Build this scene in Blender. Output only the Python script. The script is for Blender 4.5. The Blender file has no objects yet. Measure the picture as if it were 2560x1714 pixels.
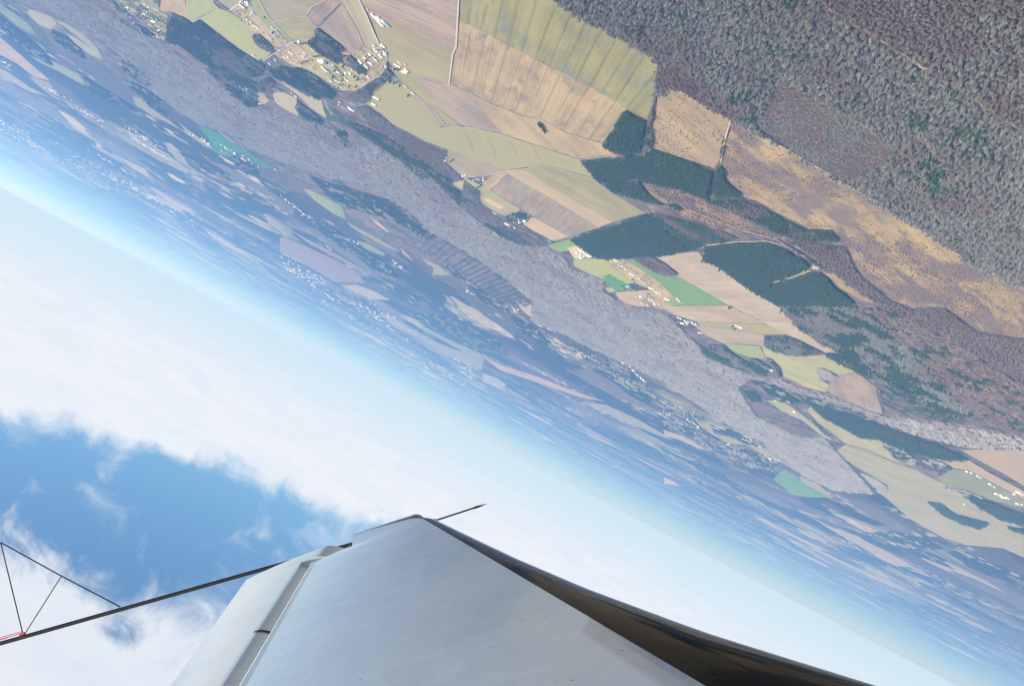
import bpy, bmesh, math, random
import numpy as np
from mathutils import Vector, Matrix
from mathutils.geometry import tessellate_polygon

S = bpy.context.scene
COL = S.collection
R_ = math.radians
random.seed(7)
RNG = np.random.default_rng(11)

# ------------------------------------------------------------------ camera
F_PX = 2009.0                      # focal length in pixels of the 2560 px wide photograph
ALT = 900.0                        # metres above the ground
HZ0, HZS = 466.0, 0.520            # the horizon: y = HZ0 + HZS * x
_n = math.hypot(1, HZS)
_e = Vector((-HZS / _n, -1 / _n, 0))                     # towards the sky, in the image plane
_p = (HZ0 + HZS * 1280 - 857) / _n
_a = math.atan2(_p, F_PX)
UPc = Vector((_e.x * math.cos(_a), _e.y * math.cos(_a), math.sin(_a))).normalized()   # world up in camera axes
FWc = Vector((0, 0, -1)); FWc = (FWc - UPc * FWc.dot(UPc)).normalized()
RTc = FWc.cross(UPc)
ROT = Matrix((RTc, FWc, UPc))                            # camera vector -> world vector
CAM = Vector((0, 0, ALT))
cd = bpy.data.cameras.new('camera'); cam = bpy.data.objects.new('camera', cd); COL.objects.link(cam)
cd.sensor_width = 36; cd.lens = 36 * F_PX / 2560; cd.clip_start = 0.05; cd.clip_end = 400000
cam.matrix_world = Matrix.Translation(CAM) @ ROT.to_4x4()
S.camera = cam

# ------------------------------------------------------------------ light
SUN_EL, SUN_AZ = R_(37), R_(104)        # azimuth measured from +Y (the view's heading) towards +X
sdir = Vector((math.sin(SUN_AZ) * math.cos(SUN_EL), math.cos(SUN_AZ) * math.cos(SUN_EL), math.sin(SUN_EL)))
sl = bpy.data.lights.new('sun', 'SUN'); sl.energy = 4.0; sl.angle = R_(0.5); sl.color = (1, 0.955, 0.895)
so = bpy.data.objects.new('sun', sl); COL.objects.link(so)
so.rotation_euler = sdir.to_track_quat('Z', 'Y').to_euler(); so.location = (0, 0, 2000)
EXPO = 0.86
S.view_settings.view_transform = 'Standard'; S.view_settings.look = 'None'
S.view_settings.exposure = EXPO; S.view_settings.gamma = 1
S.render.engine = 'CYCLES'
cy = S.cycles
cy.use_denoising = True; cy.denoising_prefilter = 'ACCURATE'; cy.denoiser = 'OPENIMAGEDENOISE'; cy.denoising_input_passes = 'RGB_ALBEDO_NORMAL'
cy.max_bounces = 5; cy.diffuse_bounces = 2; cy.glossy_bounces = 3; cy.transmission_bounces = 2; cy.volume_bounces = 2
cy.transparent_max_bounces = 8; cy.sample_clamp_indirect = 6; cy.pixel_filter_type = 'BLACKMAN_HARRIS'; cy.filter_width = 1.3


class NT:
    """small helper to wire shader nodes"""
    def __init__(s, tree): s.t = tree; s.n = tree.nodes; s.l = tree.links
    def node(s, kind, **kw):
        nd = s.n.new(kind)
        for k, v in kw.items(): setattr(nd, k, v)
        return nd
    def put(s, sock, v):
        if isinstance(v, bpy.types.NodeSocket): s.l.new(v, sock)
        elif isinstance(v, (tuple, list, Vector)) and sock.type == 'RGBA' and len(v) == 3: sock.default_value = (*v, 1)
        else: sock.default_value = v
    def math(s, op, a, b=0.0, c=0.0, clamp=False):
        nd = s.node('ShaderNodeMath', operation=op, use_clamp=clamp)
        s.put(nd.inputs[0], a); s.put(nd.inputs[1], b); s.put(nd.inputs[2], c); return nd.outputs[0]
    def vmath(s, op, a, b=(0, 0, 0)):
        nd = s.node('ShaderNodeVectorMath', operation=op); s.put(nd.inputs[0], a); s.put(nd.inputs[1], b)
        return nd.outputs['Value'] if op in ('DOT_PRODUCT', 'LENGTH') else nd.outputs[0]
    def step(s, v, a, b, lo=0.0, hi=1.0):
        nd = s.node('ShaderNodeMapRange', interpolation_type='SMOOTHSTEP')
        s.put(nd.inputs[0], v); s.put(nd.inputs[1], a); s.put(nd.inputs[2], b); s.put(nd.inputs[3], lo); s.put(nd.inputs[4], hi)
        return nd.outputs[0]
    def mix(s, f, a, b, mode='MIX'):
        nd = s.node('ShaderNodeMix', data_type='RGBA', blend_type=mode)
        s.put(nd.inputs[0], f); s.put(nd.inputs[6], a); s.put(nd.inputs[7], b); return nd.outputs[2]
    def noise(s, vec, scale, detail=3, rough=0.55, dist=0.0):
        nd = s.node('ShaderNodeTexNoise'); s.put(nd.inputs['Vector'], vec)
        nd.inputs['Scale'].default_value = scale; nd.inputs['Detail'].default_value = detail
        nd.inputs['Roughness'].default_value = rough; nd.inputs['Distortion'].default_value = dist
        return nd.outputs['Fac']


def ray(px, py):
    return (ROT @ Vector(((px - 1280) / F_PX, (857 - py) / F_PX, -1))).normalized()


# ------------------------------------------------------------------ sky (world): clear sky with cirrus and stratus sheets
W = bpy.data.worlds.new('World'); S.world = W; W.use_nodes = True
w = NT(W.node_tree); w.n.clear()
sky = w.node('ShaderNodeTexSky', sky_type='NISHITA', sun_disc=False)
sky.sun_elevation = SUN_EL; sky.sun_rotation = SUN_AZ; sky.altitude = 900; sky.air_density = 1.0; sky.dust_density = 0.6; sky.ozone_density = 2.0
D = w.node('ShaderNodeTexCoord').outputs['Generated']
xyz = w.node('ShaderNodeSeparateXYZ'); w.put(xyz.inputs[0], D)
el = w.math('MAXIMUM', xyz.outputs[2], 0.004)
comb = w.node('ShaderNodeCombineXYZ')
w.put(comb.inputs[0], w.math('DIVIDE', xyz.outputs[0], w.math('ADD', el, 0.12))); w.put(comb.inputs[1], w.math('DIVIDE', xyz.outputs[1], w.math('ADD', el, 0.12)))
Q = comb.outputs[0]
def sheet(p, q, inside):                                  # signed distance to a great circle through two sight lines
    n = ray(*p).cross(ray(*q)).normalized()
    if n.dot(ray(*inside)) < 0: n = -n
    return w.vmath('DOT_PRODUCT', D, n)
big = w.noise(Q, 2.2, 7, 0.62, 0.4); fine = w.noise(Q, 7.0, 6, 0.6, 0.6); wisp = w.noise(D, 14.0, 6, 0.6, 0.8)
big2 = w.noise(D, 5.0, 7, 0.62, 0.5)
s1 = sheet((0, 1040), (1000, 1310), (900, 900))
s3 = w.math('MULTIPLY', sheet((960, 1200), (1060, 1750), (2000, 1600)), 0.6)
s1 = w.math('MAXIMUM', s1, s3)
t1 = w.math('MULTIPLY_ADD', w.math('SUBTRACT', big2, 0.5), 0.10, s1)
t1 = w.math('MULTIPLY_ADD', w.math('SUBTRACT', wisp, 0.5), 0.07, t1)
c1 = w.step(t1, -0.010, 0.020)
s2 = sheet((0, 1215), (560, 1560), (0, 1700))
t2 = w.math('MULTIPLY_ADD', w.math('SUBTRACT', big2, 0.5), 0.30, s2)
t2 = w.math('MULTIPLY_ADD', w.math('SUBTRACT', wisp, 0.5), 0.20, t2)
c2 = w.math('MULTIPLY', w.step(t2, -0.005, 0.075), 0.92)
c3 = w.math('MULTIPLY', w.step(w.math('ADD', wisp, w.math('MULTIPLY', big2, 0.4)), 0.70, 0.96), 0.42)      # stray wisps in the blue
cov = w.math('MAXIMUM', w.math('MAXIMUM', c1, c2), c3)
K = 2.0 ** -EXPO
skyc = w.node('ShaderNodeMix', data_type='RGBA', blend_type='MULTIPLY'); skyc.inputs[0].default_value = 1
w.put(skyc.inputs[6], sky.outputs[0]); w.put(skyc.inputs[7], (0.058, 0.076, 0.082))
shade = w.step(w.math('ADD', w.math('MULTIPLY', big, 0.6), w.math('MULTIPLY', fine, 0.4)), 0.35, 0.62)
cloud = w.mix(shade, (0.78 * K, 0.85 * K, 0.94 * K), (0.87 * K, 0.90 * K, 0.955 * K))
col = w.mix(cov, skyc.outputs[2], cloud)
band = w.step(xyz.outputs[2], -0.004, 0.10)
hz = w.mix(w.step(fine, 0.35, 0.7), (0.62 * K, 0.81 * K, 0.94 * K), (0.66 * K, 0.82 * K, 0.94 * K))
col = w.mix(band, hz, col)
bg = w.node('ShaderNodeBackground'); w.put(bg.inputs[0], col); bg.inputs[1].default_value = 1.0
w.l.new(bg.outputs[0], w.node('ShaderNodeOutputWorld').inputs[0])
try: W.cycles.sampling_method = 'MANUAL'; W.cycles.sample_map_resolution = 512
except Exception: pass


# ------------------------------------------------------------------ materials
def new_mat(name):
    m = bpy.data.materials.new(name); m.use_nodes = True
    t = NT(m.node_tree); t.n.clear()
    b = t.node('ShaderNodeBsdfPrincipled'); o = t.node('ShaderNodeOutputMaterial'); t.l.new(b.outputs[0], o.inputs[0])
    return m, t, b

def plain(name, c, rough=0.8, spec=0.2, var=0.12, vs=0.3):
    m, t, b = new_mat(name)
    p = t.node('ShaderNodeNewGeometry').outputs['Position']
    n = t.noise(p, vs, 3)
    c1 = tuple(x * (1 - var) for x in c); c2 = tuple(min(1, x * (1 + var)) for x in c)
    t.put(b.inputs['Base Color'], t.mix(n, c1, c2)); b.inputs['Roughness'].default_value = rough
    b.inputs['Specular IOR Level'].default_value = spec
    return m

def paint(name, c, rough, coat=0.0, spec=0.5, sheen_dirt=None):
    m, t, b = new_mat(name)
    tc = t.node('ShaderNodeTexCoord').outputs['Object']
    n = t.noise(tc, 3.0, 5, 0.6, 0.3)
    c2 = sheen_dirt or tuple(x * 0.94 for x in c)
    base = t.mix(t.step(n, 0.42, 0.75), c, c2)
    if sheen_dirt:
        st = t.noise(t.vmath('MULTIPLY', tc, (2.2, 7.0, 1.0)), 3.0, 7, 0.65, 1.2)  # reflected ground put into the paint colour as pale streaks
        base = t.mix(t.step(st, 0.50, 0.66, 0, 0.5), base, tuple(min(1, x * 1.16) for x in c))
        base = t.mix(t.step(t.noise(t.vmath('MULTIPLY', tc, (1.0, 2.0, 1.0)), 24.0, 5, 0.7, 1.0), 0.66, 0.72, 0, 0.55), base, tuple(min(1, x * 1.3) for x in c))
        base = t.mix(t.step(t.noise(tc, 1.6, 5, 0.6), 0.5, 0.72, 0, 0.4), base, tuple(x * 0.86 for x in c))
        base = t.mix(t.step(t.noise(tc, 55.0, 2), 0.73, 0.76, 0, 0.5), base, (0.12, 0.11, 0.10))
    t.put(b.inputs['Base Color'], base)
    t.put(b.inputs['Roughness'], t.step(t.noise(tc, 9.0, 4), 0.3, 0.7, rough * 0.8, rough * 1.25))
    b.inputs['Coat Weight'].default_value = coat; b.inputs['Coat Roughness'].default_value = 0.04
    b.inputs['Specular IOR Level'].default_value = spec
    return m

def field_mat(c1, c2, ang, per=9.0, blot=None, ba=0.0, grain=0.5, bs=(75, 28)):
    """crop field: drill stripes along ang, broad colour drift and soft blotches"""
    m, t, b = new_mat('field_soil')
    p = t.node('ShaderNodeNewGeometry').outputs['Position']
    vr = t.node('ShaderNodeVectorRotate', rotation_type='Z_AXIS'); t.put(vr.inputs['Vector'], p); vr.inputs['Angle'].default_value = -ang
    sc = t.vmath('MULTIPLY', vr.outputs[0], (1 / 300.0, 1 / per, 0))
    st = t.noise(sc, 1.0, 3, 0.65)
    sc2 = t.vmath('MULTIPLY', vr.outputs[0], (1 / 420.0, 1 / 60.0, 0))
    st2 = t.noise(sc2, 1.0, 3, 0.6)
    dr = t.noise(p, 0.006, 5, 0.6, 0.2); gr = t.noise(p, 0.09, 3, 0.7)
    f = t.math('ADD', t.math('MULTIPLY', t.math('SUBTRACT', st, 0.5), 3.4 * grain), t.math('MULTIPLY', t.math('SUBTRACT', st2, 0.5), 2.6))
    f = t.math('ADD', f, t.math('MULTIPLY', t.math('SUBTRACT', dr, 0.5), 2.4))
    f = t.math('ADD', f, t.math('MULTIPLY', t.math('SUBTRACT', gr, 0.5), 1.5))
    col = t.mix(t.math('ADD', f, 0.5, clamp=True), c1, c2)
    if blot:
        bl = t.noise(t.vmath('MULTIPLY', vr.outputs[0], (1 / bs[0], 1 / bs[1], 0)), 1.0, 4, 0.6, 0.6)
        bl = t.math('ADD', t.math('MULTIPLY', bl, 0.65), t.math('MULTIPLY', dr, 0.45))
        col = t.mix(t.step(bl, *((0.50, 0.62) if bs[0] == 95 else (0.555, 0.67)), 0, ba), col, blot)
    t.put(b.inputs['Base Color'], col); b.inputs['Roughness'].default_value = 0.95; b.inputs['Specular IOR Level'].default_value = 0.05
    return m

def foliage(name, c1, c2, c3=None, tr=0.0):
    m, t, b = new_mat(name)
    oi = t.node('ShaderNodeObjectInfo').outputs['Random']
    p = t.node('ShaderNodeNewGeometry').outputs['Position']
    col = t.mix(oi, c1, c2)
    if c3: col = t.mix(t.step(t.noise(p, 0.004, 4, 0.6), 0.48, 0.68), col, c3)
    t.put(b.inputs['Base Color'], col); b.inputs['Roughness'].default_value = 0.9; b.inputs['Specular IOR Level'].default_value = 0.08
    return m

M_BARE = foliage('bare_twigs', (0.222, 0.226, 0.185), (0.40, 0.405, 0.35), (0.295, 0.235, 0.19))
M_BROWN = foliage('brown_twigs', (0.235, 0.19, 0.155), (0.34, 0.29, 0.24), (0.265, 0.195, 0.15))
M_LILAC = foliage('lilac_twigs', (0.40, 0.395, 0.385), (0.53, 0.52, 0.50), (0.39, 0.345, 0.33))
M_PINE = foliage('pine_needles', (0.05, 0.088, 0.042), (0.08, 0.125, 0.055), (0.075, 0.105, 0.05))
M_PINEY = foliage('light_pine_needles', (0.05, 0.10, 0.045), (0.08, 0.13, 0.06))
M_HEATH = foliage('heather_stems', (0.12, 0.09, 0.075), (0.20, 0.15, 0.115), (0.14, 0.095, 0.09))
M_BARK = plain('bark', (0.12, 0.10, 0.085))
M_FLOOR = plain('leaf_litter', (0.085, 0.07, 0.06), var=0.45, vs=0.06)
M_FLOORL = plain('lilac_litter', (0.175, 0.155, 0.145), var=0.4, vs=0.05)
M_DARK = plain('needle_litter', (0.03, 0.05, 0.032), var=0.4, vs=0.06)
M_ROAD = plain('gravel_road', (0.36, 0.325, 0.27)); M_GREY = plain('asphalt_lane', (0.30, 0.29, 0.29))
M_TRACK = plain('sandy_track', (0.36, 0.28, 0.19), var=0.35, vs=0.03); M_DITCH = plain('dark_ditch', (0.105, 0.11, 0.065), var=0.5, vs=0.02)  # dark tone of the ditch strips and alternate furrows
M_SEAM = plain('pale_furrow', (0.34, 0.29, 0.20), var=0.2, vs=0.02)
M_WALL = plain('render_wall', (0.55, 0.51, 0.45))
ROOFS = {'white': (0.68, 0.68, 0.66), 'grey': (0.46, 0.47, 0.48), 'blue-grey': (0.30, 0.40, 0.47), 'orange': (0.74, 0.42, 0.12), 'yellow': (0.78, 0.62, 0.25),
         'red': (0.38, 0.12, 0.08), 'blue': (0.05, 0.22, 0.52), 'teal': (0.30, 0.58, 0.54), 'cream': (0.72, 0.62, 0.48), 'pink': (0.6, 0.42, 0.36)}
M_ROOF = {k: plain('roof_' + k.replace('-', '_'), v, rough=0.5, spec=0.4) for k, v in ROOFS.items()}


# ------------------------------------------------------------------ tracing helpers
CROP = {'A': (300, 0, 2.6022), 'B': (1100, 0, 2.6022), 'C': (1700, 0, 2.7233), 'D': (1300, 500, 2.6022), 'E': (1660, 500, 2.6022),
        'F': (0, 0, 2.6022), 'G': (700, 400, 2.6022), 'H': (1660, 1000, 2.6022), 'S': (0, 0, 1.0),
        'V1': (560, 0, 7.807), 'V2': (760, 60, 7.807), 'V3': (300, 0, 7.807), 'V4': (1100, 380, 6.506), 'V5': (1420, 600, 6.506), 'V6': (580, 180, 7.807)}

def at(crop, x, y, z=0.0):
    ox, oy, s = CROP[crop]
    d = ray(ox + x / s, oy + y / s)
    k = (z - ALT) / d.z
    return Vector((d.x * k, d.y * k, z))

def spix(crop, x, y): ox, oy, s = CROP[crop]; return ox + x / s, oy + y / s

def pts(crop, L):
    out = []
    for q in L: out.append(at(*q) if isinstance(q[0], str) else at(crop, *q))
    return out

def roughen(P, step, amp):
    """split the outline into short pieces and let it wander a little"""
    out = []
    for i, a in enumerate(P):
        b = P[(i + 1) % len(P)]; L = (b - a).length; k = max(1, min(60, int(L / step)))
        nrm = Vector((-(b - a).y, (b - a).x, 0)).normalized() if L > 0 else Vector()
        for j in range(k):
            out.append(a.lerp(b, j / k) + nrm * (random.uniform(-amp, amp) if j else random.uniform(-amp, amp) * 0.3))
    return out

def link(name, me, mat=None, parent=None, kind=None, label=None, cat=None, group=None):
    o = bpy.data.objects.new(name, me); COL.objects.link(o)
    if mat is not None and not me.materials: me.materials.append(mat)
    if parent: o.parent = parent
    if kind: o['kind'] = kind
    if label: o['label'] = label
    if cat: o['category'] = cat
    if group: o['group'] = group
    return o

def sheet_mesh(name, P, z):
    V = [Vector((p.x, p.y, 0)) for p in P]
    tri = tessellate_polygon([V])
    me = bpy.data.meshes.new(name)
    faces = []
    for t in tri:
        a, b, c = (V[i] for i in t)
        faces.append(t if (b - a).cross(c - a).z > 0 else t[::-1])
    me.from_pydata([(p.x, p.y, z) for p in V], [], faces); me.update()
    return me

LAYER = [0.30]
def next_z(): LAYER[0] += 0.012; return LAYER[0]

FIELDS = []
def field(crop, L, c1, c2, along=None, per=9.0, blot=None, ba=0.0, grain=0.5, name='field', amp=2.0):
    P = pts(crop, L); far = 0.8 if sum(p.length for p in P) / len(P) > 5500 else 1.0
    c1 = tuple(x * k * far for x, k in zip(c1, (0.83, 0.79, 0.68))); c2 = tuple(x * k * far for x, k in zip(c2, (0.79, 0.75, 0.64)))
    if along is None:
        a, b = max(((P[i], P[(i + 1) % len(P)]) for i in range(len(P))), key=lambda e: (e[1] - e[0]).length)
    else: a, b = pts(crop, along)
    ang = math.atan2(b.y - a.y, b.x - a.x)
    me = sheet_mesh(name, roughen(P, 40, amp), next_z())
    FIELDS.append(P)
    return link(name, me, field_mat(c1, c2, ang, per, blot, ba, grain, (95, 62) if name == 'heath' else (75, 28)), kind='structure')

def ribbon_mesh(name, P, wd, z, closed=False):
    V, Fc = [], []
    n = len(P)
    for i, p in enumerate(P):
        d = (P[min(i + 1, n - 1)] - P[max(i - 1, 0)]); d.z = 0; d.normalize()
        nr = Vector((-d.y, d.x, 0)) * wd / 2 * random.uniform(0.85, 1.1)
        V += [(p.x + nr.x, p.y + nr.y, z), (p.x - nr.x, p.y - nr.y, z)]
        if i: k = 2 * i; Fc.append((k - 2, k - 1, k + 1, k))
    me = bpy.data.meshes.new(name); me.from_pydata(V, [], Fc); me.update()
    return me

def road(crop, L, wd, mat, name='road'):
    P = pts(crop, L); Q = []; wd *= 0.78
    for a, b in zip(P, P[1:]):
        k = max(1, min(20, int((b - a).length / 60)))
        Q += [a.lerp(b, j / k) for j in range(k)]
    Q.append(P[-1])
    return link(name, ribbon_mesh(name, Q, wd, next_z() + 0.6), mat, kind='structure')


# ------------------------------------------------------------------ the ground: one sheet to the horizon
def ground():
    m, t, b = new_mat('countryside')
    p = t.node('ShaderNodeNewGeometry').outputs['Position']
    dist = t.vmath('LENGTH', p)
    far = t.step(t.math('ADD', dist, t.math('MULTIPLY', t.noise(p, 0.0006, 4), 3000)), 6200, 8000)
    fine = t.noise(p, 0.07, 4, 0.7); mid = t.noise(p, 0.004, 5, 0.62, 0.3)
    near = t.mix(fine, (0.085, 0.065, 0.06), (0.16, 0.135, 0.125))
    near = t.mix(t.step(mid, 0.52, 0.66, 0, 0.8), near, (0.07, 0.05, 0.045))
    clump = t.math('ADD', t.math('MULTIPLY', t.noise(p, 0.0045, 6, 0.7, 0.4), 0.7), t.math('MULTIPLY', t.noise(p, 0.03, 4, 0.7), 0.3))
    near = t.mix(t.step(clump, 0.49, 0.55, 0, 0.85), near, (0.036, 0.056, 0.04))
    near = t.mix(t.step(t.noise(p, 0.022, 5, 0.75), 0.50, 0.66, 0, 0.75), near, (0.26, 0.24, 0.225))
    wob = t.node('ShaderNodeTexNoise'); t.put(wob.inputs['Vector'], p); wob.inputs['Scale'].default_value = 0.0022; wob.inputs['Detail'].default_value = 4
    pw = t.vmath('ADD', p, t.vmath('MULTIPLY', t.vmath('SUBTRACT', wob.outputs['Color'], (0.5, 0.5, 0.5)), (700, 700, 0)))
    vo = t.node('ShaderNodeTexVoronoi', feature='F1'); t.put(vo.inputs['Vector'], pw); vo.inputs['Scale'].default_value = 1 / 620.0
    sep = t.node('ShaderNodeSeparateColor'); t.put(sep.inputs[0], vo.outputs['Color'])
    ramp = t.node('ShaderNodeValToRGB'); ramp.color_ramp.interpolation = 'CONSTANT'
    e = ramp.color_ramp.elements
    e[0].position = 0; e[0].color = (0.028, 0.042, 0.036, 1); e[1].position = 0.42; e[1].color = (0.07, 0.07, 0.065, 1)
    for pos, c in ((0.68, (0.11, 0.105, 0.10)), (0.89, (0.15, 0.165, 0.125)), (0.94, (0.21, 0.20, 0.15)), (0.97, (0.07, 0.12, 0.075)), (0.985, (0.27, 0.235, 0.185))):
        q = e.new(pos); q.color = (*c, 1)
    # big belts of woodland versus belts of farmland
    belt = t.noise(p, 0.00028, 3, 0.5)
    t.put(ramp.inputs[0], t.math('MULTIPLY_ADD', t.math('SUBTRACT', belt, 0.5), 1.5, sep.outputs[0], clamp=True))
    farc = t.mix(t.math('MULTIPLY', fine, 0.35), ramp.outputs[0], (0.07, 0.08, 0.08))
    # village roofs, yards and lanes too far off to be built one by one
    v2 = t.node('ShaderNodeTexVoronoi', feature='F1'); t.put(v2.inputs['Vector'], p); v2.inputs['Scale'].default_value = 1 / 55.0
    s2 = t.node('ShaderNodeSeparateColor'); t.put(s2.inputs[0], v2.outputs['Color'])
    town = t.step(t.noise(p, 0.0011, 4, 0.6), 0.50, 0.60)
    roof = t.math('MULTIPLY', t.math('GREATER_THAN', s2.outputs[0], 0.80), town)
    farc = t.mix(t.math('MULTIPLY', roof, 0.55), farc, (0.50, 0.45, 0.38))
    t.put(b.inputs['Base Color'], t.mix(far, near, farc)); b.inputs['Roughness'].default_value = 1; b.inputs['Specular IOR Level'].default_value = 0
    bm = bmesh.new()
    rings = [0, 1500, 4000, 9000, 20000, 45000, 130000]; n = 72
    vs = [[bm.verts.new((0, 0, 0))]]
    for r in rings[1:]: vs.append([bm.verts.new((r * math.cos(2 * math.pi * i / n), r * math.sin(2 * math.pi * i / n), 0)) for i in range(n)])
    for i in range(n): bm.faces.new((vs[0][0], vs[1][i], vs[1][(i + 1) % n]))
    for k in range(1, len(rings) - 1):
        for i in range(n): bm.faces.new((vs[k][i], vs[k + 1][i], vs[k + 1][(i + 1) % n], vs[k][(i + 1) % n]))
    me = bpy.data.meshes.new('ground'); bm.to_mesh(me); bm.free()
    link('ground', me, m, kind='structure')
ground()

# ------------------------------------------------------------------ fields
TAN, TAN2 = (0.40, 0.32, 0.21), (0.31, 0.25, 0.165)
YEL, YEL2 = (0.29, 0.275, 0.145), (0.205, 0.205, 0.11)
OLV, OLV2 = (0.31, 0.285, 0.165), (0.235, 0.225, 0.135)
LIL, LIL2 = (0.33, 0.275, 0.235), (0.235, 0.195, 0.175)
PGR, PGR2 = (0.36, 0.36, 0.215), (0.29, 0.30, 0.175)
GRN, GRN2 = (0.17, 0.28, 0.085), (0.22, 0.30, 0.11)
BGR, BGR2 = (0.135, 0.25, 0.095), (0.165, 0.275, 0.125)
PNK, PNK2 = (0.42, 0.36, 0.305), (0.34, 0.29, 0.25)
GRY, GRY2 = (0.33, 0.32, 0.26), (0.27, 0.27, 0.22)
HTH, HTH2 = (0.375, 0.295, 0.185), (0.235, 0.185, 0.125)
BLT = (0.15, 0.165, 0.135)

# big striped fields, top middle
B1dir = ((640, 0), (525, 340))
field('B', [(140, -260), (520, -140), (740, 0), (850, 68), (1050, 185), (1240, 290), (1370, 360), (1425, 410), (1400, 530), (1380, 680), (1357, 780), (1215, 710), (1050, 605), (790, 470), (530, 340), (300, 215), (128, 135)],
      YEL, YEL2, B1dir, 14, BLT, 0.8)
field('B', [(128, 135), (300, 215), (530, 340), (790, 470), (1050, 605), (1215, 710), (1110, 850), (1055, 930), (820, 862), (650, 770), (550, 758), (330, 670), (205, 610), (62, 541), (78, 400), (96, 320)],
      TAN, TAN2, ((530, 340), (405, 695)), 14, (0.17, 0.14, 0.115), 0.7)
field('B', [(205, 612), (330, 672), (550, 760), (650, 772), (820, 864), (1055, 932), (1120, 965), (1212, 998), (905, 1035), (640, 950), (420, 875), (330, 790), (240, 655)], TAN, TAN2, ((330, 672), (640, 950)), 12, (0.22, 0.17, 0.14), 0.4)
field('A', [(1910, 490), (2060, 542), (2140, 548), (2342, 625), ('B', 205, 612), ('B', 240, 655), ('B', 330, 790), ('B', 420, 875), ('B', 190, 825), ('B', 0, 815), (2210, 815), (2040, 680)], LIL, LIL2, ((2060, 542), (2340, 740)), 16, (0.20, 0.205, 0.17), 0.5)
field('B', [(-180, 690), (-90, 830), (0, 832), (190, 827), (420, 877), (640, 952), (905, 1037), (960, 1090), (1000, 1160), (830, 1110), (660, 1070), (450, 1105), (210, 1030), (50, 970), (-120, 910)], OLV, PGR2, ((190, 827), (250, 1040)), 14, (0.23, 0.24, 0.12), 0.5)
field('A', [(1640, 590), (1735, 515), (1800, 520), (1890, 590), (1960, 700), (2040, 802), (2140, 822), (2342, 832), (2342, 970), (2300, 1030), (2130, 965), (2000, 922), (1880, 862), (1770, 805), (1700, 742), (1600, 672)], YEL, PGR2, ((1700, 740), (1900, 690)), 13, OLV2, 0.5)
field('A', [(1772, 445), (1880, 478), (1915, 490), (2040, 680), (2205, 815), (2130, 812), (2030, 705), (1890, 590), (1800, 490)], OLV, (0.25, 0.26, 0.13), ((1915, 490), (2205, 815)), 12)
field('A', [(1880, 582), (1930, 620), (2035, 705), (2130, 815), (2040, 802), (1960, 700)], LIL, LIL2, None, 10)
field('B', [(50, 972), (210, 1030), (450, 1105), (300, 1135), (170, 1152), (20, 1070)], LIL, OLV2, ((50, 972), (450, 1105)), 9)
field('B', [(450, 1108), (560, 1097), (660, 1073), (830, 1112), (1000, 1162), (1110, 1245), (1200, 1300), (1340, 1385), (1120, 1445), (830, 1290), (560, 1140)], OLV, OLV2, ((830, 1112), (1250, 1340)), 12, (0.20, 0.20, 0.13), 0.5)
field('B', [(445, 1110), (560, 1112), (720, 1215), (1030, 1390), (1120, 1445), (1030, 1480), (740, 1300), (440, 1130)], TAN, PNK2, ((445, 1110), (1120, 1445)), 8)
field('B', [(440, 1130), (740, 1300), (1030, 1480), (840, 1540), (630, 1420), (520, 1355), (320, 1240)], (0.29, 0.255, 0.195), (0.205, 0.18, 0.155), ((630, 1420), (740, 1300)), 11, (0.27, 0.19, 0.19), 0.6, 0.9)
field('B', [(330, 1140), (445, 1112), (440, 1130), (320, 1240), (265, 1205)], TAN, TAN2, ((440, 1130), (320, 1240)), 9)
field('B', [(82, 1192), (165, 1160), (265, 1205), (320, 1240), (230, 1292)], PGR, PGR2, ((165, 1160), (230, 1290)), 8)
field('B', [(230, 1292), (320, 1240), (520, 1357), (510, 1372), (410, 1397), (350, 1372), (258, 1310)], OLV, PGR2, ((320, 1240), (520, 1357)), 8)
field('B', [(278, 1298), (312, 1285), (420, 1345), (388, 1362)], (0.50, 0.37, 0.24), (0.44, 0.35, 0.23), None, 8)
field('B', [(570, 1400), (630, 1422), (840, 1541), (735, 1565), (590, 1490), (540, 1455)], (0.45, 0.355, 0.24), (0.40, 0.32, 0.22), None, 9)
# fields along the upper edge, left of the striped ones
field('A', [(1555, -260), (2260, -260), (2205, 0), (2185, 300), (2168, 325), (1960, 230), (1780, 140), (1640, 130), (1600, 60), (1560, 0)], (0.36, 0.295, 0.26), (0.255, 0.205, 0.19), ((1640, 100), (2180, 330)), 9, None, 0, 0.8)
field('A', [(1640, 128), (1780, 138), (1960, 228), (2168, 323), (2140, 545), (1880, 478), (1770, 440), (1740, 390), (1740, 330), (1700, 300)], OLV, (0.26, 0.245, 0.15), ((1780, 140), (2160, 330)), 11, LIL2, 0.4)
field('A', [(1425, -180), (1548, -180), (1562, 10), (1620, 150), (1695, 315), (1640, 332), (1582, 292), (1545, 190), (1435, 10)], (0.36, 0.33, 0.25), (0.29, 0.27, 0.2), ((1450, 0), (1580, 290)), 9)
field('A', [(1210, 100), (1250, 40), (1330, 0), (1425, -60), (1435, 20), (1290, 165), (1235, 130)], (0.31, 0.25, 0.24), (0.20, 0.165, 0.17), ((1290, 165), (1435, 20)), 9, (0.16, 0.13, 0.14), 0.7)
field('A', [(1292, 168), (1437, 22), (1545, 190), (1580, 295), (1510, 350), (1462, 312)], LIL, LIL2, ((1437, 22), (1580, 295)), 9, (0.23, 0.18, 0.18), 0.5)
field('A', [(885, -180), (1425, -180), (1425, -60), (1330, 0), (1250, 40), (1210, 100), (990, 138), (960, 100), (905, 0)], (0.29, 0.275, 0.2), (0.23, 0.235, 0.16), ((960, 0), (1210, 110)), 11, (0.22, 0.18, 0.16), 0.5)
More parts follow.
